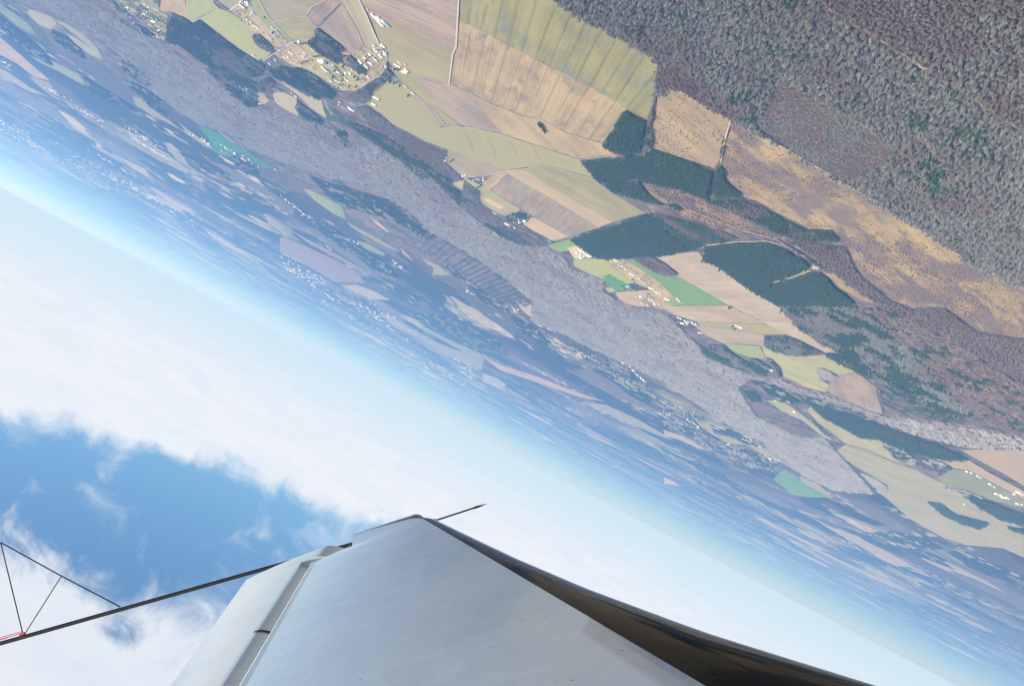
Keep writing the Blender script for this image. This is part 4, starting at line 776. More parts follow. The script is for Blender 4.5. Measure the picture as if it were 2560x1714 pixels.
# ------------------------------------------------------------------ single trees and hedges in fields and villages
ORD = ['first', 'second', 'third', 'fourth', 'fifth', 'sixth', 'seventh', 'eighth', 'ninth', 'tenth', 'eleventh', 'twelfth', 'thirteenth', 'fourteenth', 'fifteenth', 'sixteenth', 'seventeenth', 'eighteenth', 'nineteenth', 'twentieth', 'twenty-first', 'twenty-second', 'twenty-third', 'twenty-fourth', 'twenty-fifth']
TRUNK = None
def trunk_mesh():
    bm = bmesh.new(); bmesh.ops.create_cone(bm, segments=7, radius1=0.45, radius2=0.15, depth=8, cap_ends=True)
    bmesh.ops.translate(bm, verts=bm.verts, vec=(0, 0, 4))
    me = bpy.data.meshes.new('trunk'); bm.to_mesh(me); bm.free(); me.materials.append(M_BARK); return me
TRUNK = trunk_mesh()
CROWN_G = [leaf_mesh('crown', 130, 11, 4.2, 60 + i, M_PINE if i % 2 else M_PINEY, 0.25, 0.2) for i in range(4)]
CROWN_B = [twig_mesh('crown', 70, 12, 4.6, 70 + i, M_BARE, False) for i in range(3)]
def trees(crop, L, where, bare=False, size=1.0):
    L = sorted(L, key=lambda q: q[0])
    for i, (x, y) in enumerate(L):
        p = at(crop, x, y); t = bpy.data.objects.new('bare_tree' if bare else 'evergreen_tree', None); COL.objects.link(t)
        t.location = p; t.empty_display_size = 1; s = size * random.uniform(0.85, 1.2); t.scale = (s, s, s * random.uniform(0.9, 1.1)); t.rotation_euler[2] = random.uniform(0, 6)
        kd = 'leafless grey tree' if bare else 'dark green tree'
        t['label'] = ('lone ' + kd + ' ' + where) if len(L) == 1 else ORD[i] + ' ' + kd + ' from the left ' + where
        t['category'] = 'tree'; t['group'] = 'trees ' + where
        link('trunk', TRUNK, parent=t); link('crown', (CROWN_B if bare else CROWN_G)[i % (3 if bare else 4)], parent=t)
trees('V2', [(380, 430), (1230, 690), (1000, 1000), (1060, 1060), (760, 1075), (620, 880), (780, 975), (900, 1190), (1030, 1200), (780, 790), (1220, 950), (580, 1000), (470, 730)], 'among the hedged village gardens')
trees('V2', [(1660, 800), (1790, 860), (1850, 870), (1640, 740), (1640, 830)], 'beside the farm with the orange roofs', False, 0.9)
trees('V2', [(1660, 1080), (1700, 1060), (1770, 1125), (1820, 1120), (1880, 1180), (2050, 1370), (1700, 1100)], 'along the lane below the road bend', False, 0.9)
trees('V1', [(1390, 825), (1550, 825), (1600, 820), (800, 325), (620, 660), (720, 1140), (1510, 840), (970, 610)], 'near the hamlet on the grey lane', False, 0.8)
trees('V1', [(340, 40), (380, 130), (450, 140), (300, 60)], 'around the farmyard at the frame top', False, 0.7)
trees('B', [(648, 792), (655, 800), (660, 806), (664, 815), (668, 810), (672, 822), (676, 830), (680, 836), (685, 842), (690, 850)], 'in the clump on the tan striped field', False, 0.9)
trees('D', [(1365, 690), (1375, 688)], 'at the tip of the bright green field')
trees('D', [(672, 552), (685, 570), (735, 510), (750, 525), (768, 545), (760, 575), (780, 575), (740, 560)], 'around the blue roofed house', False, 0.9)
trees('D', [(1385, 815), (1400, 830)], 'beside the lone farm on the olive field', False, 0.9)
trees('V4', [(620, 560), (650, 550), (690, 520), (670, 530), (350, 390)], 'by the small blue roofed farm', False, 0.8)
trees('D', [(1300, 445), (1370, 452), (1190, 385), (1250, 405), (1480, 560), (1700, 715), (1840, 820), (1780, 790)], 'along the pine edge of the pink field')
trees('B', [(1610, 40), (1390, 395), (1400, 460)], 'at the edge of the yellow striped field', True, 0.8)

def hedge(crop, a, b, wd, ht, label):
    A, B = at(crop, *a), at(crop, *b); d = (B - A); L = d.length; r = random.Random(int(L * 10)); V, Fc = [], []
    d.normalize(); nr = Vector((-d.y, d.x, 0))
    for i in range(int(L * 5)):
        c = A + d * r.uniform(0, L) + nr * r.uniform(-wd / 2, wd / 2) + Vector((0, 0, r.uniform(0.2, ht)))
        n = Vector((r.uniform(-1, 1), r.uniform(-1, 1), r.uniform(0, 1))).normalized(); s = n.orthogonal().normalized() * r.uniform(.5, 1.0); t = n.cross(s)
        k = len(V); V.extend([c - s, c - t, c + s, c + t]); Fc.append((k, k + 1, k + 2, k + 3))
    me = bpy.data.meshes.new('hedge'); me.from_pydata([tuple(v - A) for v in V], [], Fc); me.update()
    o = link('hedge', me, M_PINE, label=label, cat='hedge'); o.location = A
hedge('V1', (1495, 1235), (1635, 1175), 4, 3.5, 'short green hedge closing the tan plot above the dark wood')
hedge('V1', (905, 1050), (1030, 975), 5, 4, 'green hedge beside the grey lane crossing')
hedge('V2', (190, 625), (460, 590), 6, 6, 'long green hedge behind the upper village gardens')
hedge('V2', (560, 780), (810, 985), 4, 4.5, 'dark hedge running through the middle of the village gardens')
hedge('V2', (460, 860), (540, 950), 4, 4.5, 'dark hedge beside the cream house in the gardens')
hedge('V2', (430, 945), (500, 990), 3, 4, 'low hedge around the small lawn in the village')
hedge('V2', (1020, 1010), (1120, 1085), 3, 4, 'hedge in the lower gardens of the village')
hedge('V2', (1200, 750), (1330, 850), 3, 3, 'hedge between the plots near the road bend')
hedge('V4', (5, 150), (110, 45), 6, 5, 'dark hedge on the left of the walled yard')
hedge('V4', (150, 165), (235, 100), 5, 4, 'dark hedge on the right of the walled yard')
hedge('V4', (1300, 1170), (1445, 1095), 5, 5, 'dark hedge along the green roofed greenhouse')
hedge('H', (1930, 325), (2342, 555), 9, 9, 'long straight line of trees along the field boundary at right')
hedge('H', (1190, 392), (1370, 585), 9, 9, 'dark hedge line at the edge of the mauve wood')
hedge('H', (1180, 285), (1640, 445), 9, 7, 'winding hedge across the wide pale field')
hedge('H', (820, 20), (1150, 290), 10, 8, 'winding hedge between the two pale strips')
hedge('E', (1385, 1225), (1432, 1390), 8, 7, 'dark hedge closing the scrubby mauve field')

# ------------------------------------------------------------------ houses
def house_meshes(L, B, hw, hr):
    bm = bmesh.new(); l, b = L / 2, B / 2
    v = [bm.verts.new(q) for q in ((-l, -b, 0), (l, -b, 0), (l, b, 0), (-l, b, 0), (-l, -b, hw), (l, -b, hw), (l, b, hw), (-l, b, hw), (-l, 0, hw + hr - .1), (l, 0, hw + hr - .1))]
    for q in ((0, 1, 5, 4), (2, 3, 7, 6), (1, 2, 6, 9, 5), (3, 0, 4, 8, 7)): bm.faces.new([v[i] for i in q])
    w_ = bpy.data.meshes.new('wall'); bm.to_mesh(w_); bm.free()
    bm = bmesh.new(); o = 0.5; e = hw - o * hr / b
    for t in (0.0,):
        q = [bm.verts.new(c) for c in ((-l - o, -b - o, e), (l + o, -b - o, e), (l + o, 0, hw + hr), (-l - o, 0, hw + hr), (l + o, b + o, e), (-l - o, b + o, e))]
        bm.faces.new((q[0], q[1], q[2], q[3])); bm.faces.new((q[3], q[2], q[4], q[5]))
    g = bmesh.ops.extrude_face_region(bm, geom=bm.faces[:]); bmesh.ops.translate(bm, verts=[x for x in g['geom'] if isinstance(x, bmesh.types.BMVert)], vec=(0, 0, 0.25))
    bmesh.ops.recalc_face_normals(bm, faces=bm.faces)
    r_ = bpy.data.meshes.new('roof'); bm.to_mesh(r_); bm.free()
    return w_, r_

HOUSES = []      # (crop, x, y, length, width, roof, angle or None, cluster)
def houses(cluster, crop, L):
    for q in L:
        x, y, s, c = q[:4]; ang = q[4] if len(q) > 4 else None
        HOUSES.append((crop, x, y, s, c, ang, cluster))
# size codes: s small, m house, l large house, b barn, B long barn
houses('in the farmyard by the white track', 'V1', [(350, 95, 'b', 'white', 0.7), (350, 22, 'm', 'white'), (430, 32, 'm', 'white'), (490, 68, 'l', 'blue-grey', -0.7), (405, 130, 's', 'teal'), (460, 30, 's', 'white'), (450, 95, 's', 'grey')])
houses('along the straight grey lane', 'V1', [(575, 245, 'l', 'grey', 0.75), (540, 282, 'm', 'grey', 0.75), (465, 362, 'm', 'grey'), (540, 418, 'm', 'teal'), (480, 470, 's', 'grey'), (600, 480, 'm', 'white'), (645, 515, 'l', 'white', 0.7), (950, 535, 'm', 'white', 0.8), (990, 565, 'm', 'blue-grey', 0.8), (1045, 605, 'b', 'blue-grey', 0.75), (985, 655, 's', 'blue-grey'), (1015, 705, 'l', 'blue-grey', 0.8), (860, 690, 'm', 'cream', 0.8), (920, 755, 'm', 'white', 0.8), (1470, 800, 'm', 'white', -0.3)])
houses('in the plots below the lane crossing', 'V1', [(580, 1072, 'm', 'white'), (620, 1095, 's', 'grey'), (1290, 1005, 'm', 'white', 0.6), (1335, 1035, 'm', 'white', 0.6), (1190, 1110, 'l', 'grey', 0.5), (1265, 1115, 'm', 'white', -0.2), (1465, 1055, 's', 'red'), (1545, 1095, 'm', 'white', 0.8), (1590, 1055, 'l', 'grey', 0.8), (1735, 960, 's', 'white'), (1800, 1000, 'm', 'pink', 0.9), (890, 1240, 'm', 'white', 0.8), (1075, 965, 's', 'white'), (1000, 1165, 'm', 'grey')])
houses('among the hedged village gardens', 'V2', [(350, 712, 'B', 'white', 0.1), (355, 740, 'b', 'teal', 0.1), (505, 795, 'l', 'grey', 0.7), (555, 780, 'm', 'white', 0.7), (420, 885, 'l', 'white', 0.7), (365, 832, 'm', 'cream', 0.5), (670, 925, 'l', 'white', 0.6), (690, 950, 'm', 'grey', 0.6), (820, 958, 'm', 'white', 0.2), (905, 958, 'l', 'blue-grey', 0.3), (950, 890, 's', 'white'), (490, 1110, 'm', 'grey', 0.6), (530, 1105, 'm', 'white', 0.6), (630, 1090, 'm', 'white', 0.6), (690, 1110, 'm', 'white', 0.6), (820, 1060, 'm', 'pink'), (850, 1085, 'm', 'white', 0.6), (1255, 1020, 'l', 'white', 0.8), (735, 1222, 's', 'white'), (160, 480, 's', 'white'), (200, 535, 's', 'pink'), (255, 545, 'm', 'pink'), (295, 945, 's', 'cream'), (160, 850, 'm', 'cream', 0.7)])
houses('in the village at the road bend', 'V2', [(1100, 715, 'l', 'white', 0.7), (1110, 745, 'm', 'teal', 0.7), (1185, 640, 'm', 'white', 0.7), (1210, 810, 'l', 'white', 0.7), (1235, 840, 'm', 'blue-grey', 0.7), (1165, 870, 's', 'white'), (1290, 585, 'm', 'white', 0.4), (1295, 745, 'l', 'white', 0.6), (1320, 765, 'm', 'teal', 0.6), (1370, 650, 'm', 'blue-grey', 0.5), (1410, 690, 'm', 'white', 0.5), (1495, 605, 'l', 'white', 0.8), (1520, 625, 'm', 'white', 0.8), (1545, 410, 'l', 'white', 0.7), (1580, 430, 's', 'red', 0.9), (1590, 550, 'b', 'white', 1.5), (1510, 555, 's', 'red'), (1395, 505, 'l', 'white', 0.9), (1385, 405, 'm', 'grey'), (1440, 520, 's', 'cream'), (1360, 430, 's', 'grey')])
houses('in the farm beside the pale road', 'V2', [(1970, 770, 'm', 'orange', 0.6), (2005, 885, 'l', 'yellow', 0.7), (1860, 745, 'm', 'cream', 0.8), (1855, 812, 'm', 'cream', 0.6), (1790, 780, 'm', 'white', 0.6), (1975, 925, 'b', 'white', 0.2), (1900, 775, 'm', 'pink', 0.9), (1605, 825, 'm', 'white', 0.7)])
houses('along the lane below the road bend', 'V2', [(1415, 1430, 'b', 'white', 0.45), (1370, 1555, 'l', 'white', 0.5), (1975, 1195, 'm', 'grey', 0.7), (2130, 1340, 'm', 'yellow', 0.7), (1325, 1540, 's', 'cream')])
houses('between the road and the ploughed field', 'A', [(1655, 100, 'b', 'white', 0.8), (1672, 112, 'b', 'white', 0.8), (1690, 118, 'b', 'white', 0.8), (1695, 145, 'b', 'white', 0.8), (1708, 132, 'b', 'grey', 0.8), (1722, 140, 'b', 'white', 0.8), (1735, 152, 'b', 'blue-grey', 0.8), (1612, 62, 's', 'grey')])
houses('in the settlement beside the square wood', 'V3', [(150, 140, 'm', 'white'), (225, 235, 'l', 'grey', 0.7), (190, 215, 'm', 'white'), (165, 215, 's', 'white'), (210, 335, 'm', 'white'), (510, 200, 'b', 'white', 0.9), (470, 255, 'l', 'white', 0.6), (560, 125, 'm', 'white'), (655, 150, 's', 'white'), (740, 190, 'm', 'grey'), (700, 180, 's', 'white'), (620, 395, 'm', 'white', 0.6), (660, 410, 'l', 'white', 0.3), (690, 420, 'm', 'white', 0.3), (705, 360, 'l', 'cream', 0.9), (750, 430, 's', 'grey'), (490, 400, 'm', 'white', 0.8), (570, 470, 'm', 'white', 0.8), (755, 580, 'l', 'white', 0.3), (795, 580, 'm', 'white'), (270, 430, 'm', 'white', 0.7), (180, 320, 's', 'white'), (120, 270, 'm', 'white', 0.7), (70, 180, 's', 'grey'), (730, 710, 'm', 'white', 0.7), (780, 720, 's', 'white'), (855, 745, 'm', 'cream', 0.7), (640, 690, 'm', 'cream', 0.7), (480, 75, 'm', 'cream', 0.7), (30, 265, 'm', 'white', 0.7)])
houses('beyond the lilac forest at left', 'V3', [(25, 1140, 'l', 'white'), (150, 1085, 'l', 'white'), (150, 1150, 'm', 'white'), (215, 1155, 'm', 'white'), (262, 1255, 'm', 'white'), (110, 1295, 'l', 'white', 0.2), (30, 1250, 'm', 'white'), (330, 1310, 'm', 'white', 0.5), (405, 1390, 'm', 'cream'), (340, 1465, 'l', 'white', 0.5), (290, 1400, 'm', 'white'), (375, 1440, 'm', 'white'), (480, 1500, 'm', 'white'), (400, 1525, 'm', 'white'), (560, 1460, 'm', 'white', 0.5), (280, 1195, 'm', 'white', 0.2), (125, 1090, 's', 'white')])
houses('in the hedged yard', 'V4', [(45, 110, 'l', 'red', -0.7), (105, 75, 'm', 'grey'), (95, 450, 'm', 'white'), (70, 150, 's', 'cream')])
houses('in the farm where paths meet', 'V4', [(385, 385, 'l', 'white', -0.4), (410, 375, 'm', 'white'), (360, 380, 's', 'white'), (595, 432, 's', 'white'), (640, 445, 'm', 'blue'), (655, 455, 's', 'blue'), (705, 410, 's', 'white'), (710, 450, 'm', 'white'), (735, 460, 's', 'cream'), (545, 450, 's', 'cream')])
houses('in the farmstead with long sheds', 'V4', [(850, 980, 's', 'white'), (880, 975, 'm', 'white'), (915, 992, 'm', 'white'), (1030, 1130, 's', 'white'), (1090, 1160, 'b', 'white', 0.45), (1140, 1190, 'm', 'white'), (1210, 1105, 'b', 'cream', -0.35), (1285, 1085, 'b', 'cream', -0.35), (1355, 1068, 'b', 'cream', -0.35), (1445, 1025, 'b', 'blue-grey', -0.4), (1385, 1110, 'B', 'teal', -0.4), (1300, 1135, 'l', 'white'), (1215, 1225, 'm', 'white')])
houses('in the farmyard beside the pine wood', 'V5', [(190, 155, 'b', 'white'), (235, 170, 'b', 'white'), (150, 195, 'b', 'white', -0.3), (210, 210, 'b', 'white'), (270, 190, 'b', 'white'), (300, 225, 'l', 'white'), (345, 235, 'b', 'white', 0.5), (385, 235, 'l', 'white'), (430, 255, 'l', 'white', 0.5), (205, 262, 'b', 'white', 0.5), (140, 275, 'm', 'white'), (270, 262, 'm', 'cream'), (340, 255, 'l', 'white', 0.4), (190, 285, 'm', 'white'), (330, 190, 's', 'cream'), (460, 282, 'm', 'white', 0)])
houses('beside the bright green field', 'V5', [(768, 303, 'b', 'cream', 0.7), (815, 322, 'm', 'white'), (835, 390, 'm', 'white'), (882, 415, 'm', 'white', 0.6), (940, 465, 'm', 'white'), (1030, 540, 'l', 'white', 0.6), (1060, 555, 'm', 'white', 0.6), (1135, 605, 'm', 'cream'), (1170, 612, 'm', 'white'), (1250, 700, 'm', 'cream'), (1340, 768, 'l', 'white', 0.4), (1390, 785, 'm', 'white'), (1435, 838, 'm', 'white', 0.6), (1470, 850, 'm', 'white'), (1510, 853, 'm', 'white'), (1515, 885, 's', 'white'), (1595, 948, 'l', 'white', 0.4), (1640, 965, 'm', 'white', 0.4), (1800, 962, 'b', 'cream', 0.7)])
houses('on the tan plots by the forest', 'V5', [(990, 755, 'B', 'blue', -0.1), (1190, 912, 'l', 'white', 0.2), (1265, 905, 'm', 'white'), (1225, 930, 'm', 'cream'), (1320, 930, 'm', 'cream'), (1330, 970, 'm', 'white'), (1375, 970, 'm', 'white', 0.6), (1415, 1028, 'l', 'white', 0.2), (1475, 1040, 'm', 'cream'), (1500, 1055, 's', 'white'), (1190, 1020, 's', 'white'), (1325, 1052, 'b', 'pink', 0.1), (1105, 915, 's', 'cream'), (1410, 995, 's', 'grey'), (1550, 1090, 's', 'grey')])
houses('in the hamlet by the forest edge', 'V5', [(1790, 1248, 'm', 'white'), (1835, 1265, 'm', 'white', 0.5), (1910, 1305, 'l', 'white', 0.6), (1960, 1320, 'm', 'white'), (2030, 1340, 'b', 'white', 0.7), (2080, 1360, 'm', 'white'), (1870, 1345, 'b', 'cream', 0.2), (1940, 1350, 'm', 'white'), (2300, 1390, 's', 'white'), (2135, 1495, 'm', 'white', 0.5), (2180, 1505, 'm', 'white')])
houses('on the olive field at right', 'D', [(1412, 812, 'l', 'white'), (1430, 822, 'l', 'white', 0.4), (1445, 828, 'm', 'white'), (1620, 1095, 'B', 'white', 0.4), (1640, 1105, 'm', 'white'), (1080, 800, 's', 'white')])
houses('in the clearing with the green ring', 'V6', [(215, 320, 'l', 'blue-grey', 0.6), (280, 300, 'b', 'white', 0.7), (235, 335, 'm', 'white'), (325, 390, 'b', 'white', 0.6), (285, 355, 's', 'white'), (510, 420, 'l', 'white', 0.8), (540, 385, 'B', 'teal', 1.0), (400, 440, 'm', 'cream', 0.5), (475, 465, 'm', 'cream'), (600, 600, 'm', 'white'), (545, 612, 'm', 'white', 0.5), (160, 265, 'm', 'cream', 0.6)])
houses('around the pale clearing', 'V6', [(850, 495, 'm', 'blue-grey'), (910, 560, 's', 'red'), (1160, 405, 's', 'white'), (1245, 465, 'm', 'white'), (1250, 615, 'm', 'pink', 0.8), (2110, 580, 'm', 'cream'), (2095, 635, 's', 'white'), (2300, 690, 'l', 'white', 0.5)])
houses('hidden in the long dark pine belt', 'A', [(1560, 825, 'b', 'cream', 0.6), (1500, 705, 'l', 'white', 0.6), (1518, 715, 'm', 'white'), (1578, 747, 'm', 'cream', 0.6), (1770, 890, 'm', 'cream'), (1960, 1080, 'm', 'cream', 0.6), (2020, 1135, 'm', 'white', 0.6), (2120, 1040, 'l', 'pink', -0.7)])
houses('below the teal green field', 'A', [(780, 900, 'l', 'white', 0.5), (800, 908, 'm', 'white', 0.5), (800, 1010, 'l', 'cream', 0.6), (840, 1035, 'l', 'white', 0.5), (860, 1060, 'm', 'white'), (980, 965, 'm', 'white'), (1010, 1100, 'm', 'white', 0.5), (900, 1085, 'm', 'white')])
houses('in the roadside row at right', 'H', [(1975, 460, 'l', 'white', 0.2), (2000, 468, 'l', 'white'), (2040, 488, 'l', 'white'), (2060, 500, 'm', 'white'), (1740, 390, 'l', 'white'), (1770, 405, 'm', 'white'), (2120, 540, 'l', 'white'), (2150, 560, 'm', 'white')])
houses('in the hamlet at the right edge', 'H', [(2165, 605, 'b', 'white', 0.2), (2195, 615, 'b', 'white', 0.2), (2215, 628, 'B', 'white', 0.1), (2240, 632, 'l', 'white'), (2280, 605, 'b', 'white'), (2310, 595, 'b', 'white', 0.3), (2335, 608, 'l', 'white'), (2300, 668, 'l', 'white', 0.3), (2330, 675, 'l', 'white'), (1955, 672, 'l', 'white')])
houses('by the winding pale field', 'H', [(850, 72, 'l', 'white', 0.3), (1390, 242, 'b', 'white', 0.3), (1400, 235, 'l', 'pink'), (1560, 320, 'l', 'cream'), (690, 380, 'l', 'cream', 0.5), ])
houses('under the dark copse at right', 'E', [(725, 1300, 'l', 'pink'), (740, 1292, 'm', 'white'), (740, 1185, 'm', 'white'), (760, 1190, 'm', 'pink'), (950, 1315, 'm', 'white')])
SZ = {'s': (6, 5, 2.6, 1.6), 'm': (10, 8.5, 3.2, 2.8), 'l': (14, 11, 3.8, 3.4), 'b': (21, 11, 4.5, 2.8), 'B': (38, 13, 5.0, 3.0)}
KIND = {'s': 'shed', 'm': 'house', 'l': 'house', 'b': 'barn', 'B': 'barn'}
ADJ = {'s': 'small ', 'm': '', 'l': 'large ', 'b': '', 'B': 'very long '}
byk = {}
for i, hdat in enumerate(HOUSES): byk.setdefault((hdat[6], hdat[3], hdat[4]), []).append(i)
rank = {}
for k, ids in byk.items():
    ids.sort(key=lambda i: spix(*HOUSES[i][:3])[0])
    for j, i in enumerate(ids): rank[i] = (j, len(ids))
for i, (crop, x, y, s, c, ang, cl) in enumerate(HOUSES):
    L, B, hw, hr = SZ[s]; f = random.uniform(0.88, 1.12)
    wm, rm = house_meshes(L * f, B * random.uniform(0.9, 1.1), hw, hr)
    p = at(crop, x, y)
    if ang is None: ang = random.choice((0.6, 0.75, -0.9, -0.7)) + random.uniform(-.15, .15)
    q = at(crop, x + 10 * math.cos(ang), y + 10 * math.sin(ang)); yaw = math.atan2(q.y - p.y, q.x - p.x)
    t = bpy.data.objects.new({'s': 'shed', 'm': 'house', 'l': 'house', 'b': 'barn', 'B': 'barn'}[s], None); COL.objects.link(t)
    t.location = (p.x, p.y, 0.3); t.rotation_euler[2] = yaw
    j, n = rank[i]
    body = f'{ADJ[s]}{c} roofed {KIND[s]}'
    t['label'] = (f'{body} {cl}' if n == 1 else f'{ORD[j]} {body} from the left {cl}')
    t['category'] = KIND[s]; t['group'] = 'buildings ' + cl
    link('wall', wm, M_WALL, parent=t); link('roof', rm, M_ROOF[c], parent=t)

# ------------------------------------------------------------------ far towns: thousands of roofs, one mass
def town(label, boxes):
    V, Fc = [], []
    for p, l, b, h, a in boxes:
        ca, sa = math.cos(a), math.sin(a); k = len(V)
        for (u, v, z) in ((-l, -b, 0), (l, -b, 0), (l, b, 0), (-l, b, 0), (-l, -b, h), (l, -b, h), (l, b, h), (-l, b, h), (-l, 0, h * 1.5), (l, 0, h * 1.5)):
            V.append((p.x + u * ca - v * sa, p.y + u * sa + v * ca, z))
        Fc += [tuple(k + i for i in q) for q in ((0, 1, 5, 4), (2, 3, 7, 6), (1, 2, 6, 9, 5), (3, 0, 4, 8, 7), (4, 5, 9, 8), (8, 9, 6, 7))]
    me = bpy.data.meshes.new('town'); me.from_pydata(V, [], Fc); me.update()
    link('town', me, M_TOWN, kind='stuff', label=label, cat='town')
def town_mat():
    m, t, b = new_mat('town_roofs')
    r = t.node('ShaderNodeNewGeometry').outputs['Random Per Island']
    ramp = t.node('ShaderNodeValToRGB'); ramp.color_ramp.interpolation = 'CONSTANT'; e = ramp.color_ramp.elements
    e[0].color = (0.66, 0.65, 0.62, 1); e[1].position = 0.42; e[1].color = (0.60, 0.50, 0.38, 1)
    for pos, c in ((0.7, (0.5, 0.5, 0.5)), (0.84, (0.6, 0.4, 0.28)), (0.93, (0.3, 0.42, 0.5))): q = e.new(pos); q.color = (*c, 1)
    t.put(ramp.inputs[0], r); t.put(b.inputs['Base Color'], ramp.outputs[0]); b.inputs['Roughness'].default_value = 0.6
    return m
M_TOWN = town_mat()
def scatter_town(label, crop, spine, wd, n, lo, hi, seed):
    r = random.Random(seed); out = []
    ctr = [(r.uniform(0, len(spine) - 1.001), r.gauss(0, 0.5), r.uniform(0.1, 0.5)) for _ in range(max(4, n // 22))]
    for _ in range(n):
        cu, cv, cs = r.choice(ctr); u = cu + r.gauss(0, 0.22)
        if not 0 <= u < len(spine) - 1.001: continue
        i = int(u); fr = u - i
        x = spine[i][0] * (1 - fr) + spine[i + 1][0] * fr; y = spine[i][1] * (1 - fr) + spine[i + 1][1] * fr
        y += (cv + r.gauss(0, 0.3 * cs)) * wd
        ox, oy, s = CROP[crop]
        if oy + y / s > HZ0 + HZS * (ox + x / s) - 33: continue
        p = at(crop, x, y); l = r.uniform(lo, hi); out.append((p, l, l * r.uniform(.4, .8), r.uniform(4, 8), r.uniform(0, 3.1)))
    town(label, out)
scatter_town('white roofs scattered between dark trees in the suburb beyond the lilac forest', 'D', [(330, 930), (500, 1010), (700, 1120), (850, 1260), (1000, 1350), (1200, 1420)], 70, 90, 3.5, 7, 1)
scatter_town('white roofs of the village beside the pale fields at lower right', 'H', [(390, 175), (470, 210), (560, 250), (640, 300)], 26, 55, 4, 8, 2)
scatter_town('roofs in the dark belt left of the far white village', 'H', [(0, 60), (200, 180), (350, 270), (560, 330), (760, 420)], 60, 60, 4, 8, 3)
scatter_town('bright roofs of the far town along the hazy skyline', 'G', [(0, 640), (250, 790), (500, 960), (800, 1180), (1100, 1380), (1300, 1500)], 120, 600, 8, 20, 4)
scatter_town('cream roofs of the dense far town under the skyline', 'G', [(450, 1090), (650, 1230), (900, 1380), (1050, 1470)], 70, 420, 8, 20, 5)
scatter_town('long band of pale roofs in the blue distance at left', 'F', [(0, 420), (250, 570), (500, 700), (750, 820), (1000, 960), (1300, 1130)], 60, 130, 4, 9, 6)
scatter_town('far pale roofs near the skyline at left', 'F', [(0, 790), (300, 960), (600, 1110), (1000, 1330), (1500, 1600)], 110, 380, 8, 20, 7)
scatter_town('far pale roofs beside the blue wood in the centre', 'G', [(0, 230), (250, 420), (450, 480), (650, 580), (800, 690)], 50, 90, 4, 9, 8)
scatter_town('roofs along the dark wood at the foot of the comb of tree rows', 'G', [(1200, 830), (1400, 920), (1600, 1010), (1800, 1090)], 40, 50, 4, 9, 9)
scatter_town('roofs in the trees around the teal green field', 'A', [(380, 800), (560, 900), (800, 1050), (900, 1130)], 40, 60, 4, 8, 10)
scatter_town('specks of white buildings near the skyline at right', 'H', [(0, 690), (300, 820), (700, 970), (1200, 1220)], 60, 130, 8, 20, 11)

# ------------------------------------------------------------------ the aeroplane's wing (inverted flight: its upper skin faces the ground)
HW = 0.65                                   # eye height over the wing plane, metres
DC = ROT @ Vector((0.9616, 0.2745, 0)).normalized(); DU = ROT @ Vector((-0.2745, 0.9616, 0)).normalized(); DS = DC.cross(DU) * -1
DS = ROT @ Vector((0, 0, -1))
ORG = Vector((-0.7, 3.6, -1.06))            # origin of the aeroplane in wing units: chord, span, up
plane = bpy.data.objects.new('aeroplane', None); COL.objects.link(plane)
M3 = Matrix((DC, DS, DU)).transposed()
plane.matrix_world = Matrix.Translation(CAM + (DC * ORG.x + DS * ORG.y + DU * ORG.z) * HW) @ M3.to_4x4()
plane['label'] = 'aerobatic aeroplane flying inverted, its pale grey wing with glossy black leading edge reaching out'
plane['category'] = 'aeroplane'
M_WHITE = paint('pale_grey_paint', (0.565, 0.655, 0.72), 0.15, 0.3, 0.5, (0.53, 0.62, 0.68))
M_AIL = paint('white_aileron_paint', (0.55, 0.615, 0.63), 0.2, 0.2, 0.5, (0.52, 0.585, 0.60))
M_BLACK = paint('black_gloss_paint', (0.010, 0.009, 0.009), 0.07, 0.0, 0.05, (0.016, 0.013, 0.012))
M_TUBE = paint('black_tube', (0.016, 0.015, 0.014), 0.28, 0.0, 0.4)
M_THIN = paint('dark_blue_rod', (0.022, 0.022, 0.04), 0.35)
M_RED = paint('red_tape', (0.65, 0.03, 0.05), 0.4); M_BLK = paint('gap_seal', (0.01, 0.01, 0.012), 0.6)
M_RIB = paint('sunlit_cream', (0.78, 0.72, 0.60), 0.5)  # warm sunlight put into the white paint colour; assigned to no part

def loc(c, t, n): return (Vector((c, t, n - 1)) - ORG) * HW      # n measured from the wing plane

def grid_mesh(name, rows, closed=False):
    V, Fc = [], []; m = len(rows[0])
    for r in rows: V.extend(loc(*q) for q in r)
    for i in range(len(rows) - 1):
        for j in range(m - 1 + (1 if closed else 0)):
            a, b = i * m + j, i * m + (j + 1) % m; Fc.append((a, b, b + m, a + m))
    me = bpy.data.meshes.new(name); me.from_pydata([tuple(v) for v in V], [], Fc); me.update()
    return me

def finish(me, ang=35, flip_up=None):
    bm = bmesh.new(); bm.from_mesh(me); bmesh.ops.remove_doubles(bm, verts=bm.verts, dist=1e-5); bmesh.ops.recalc_face_normals(bm, faces=bm.faces); bm.to_mesh(me); bm.free()
    for p in me.polygons: p.use_smooth = True
    try: me.set_sharp_from_angle(angle=R_(ang))
    except Exception: pass
    return me

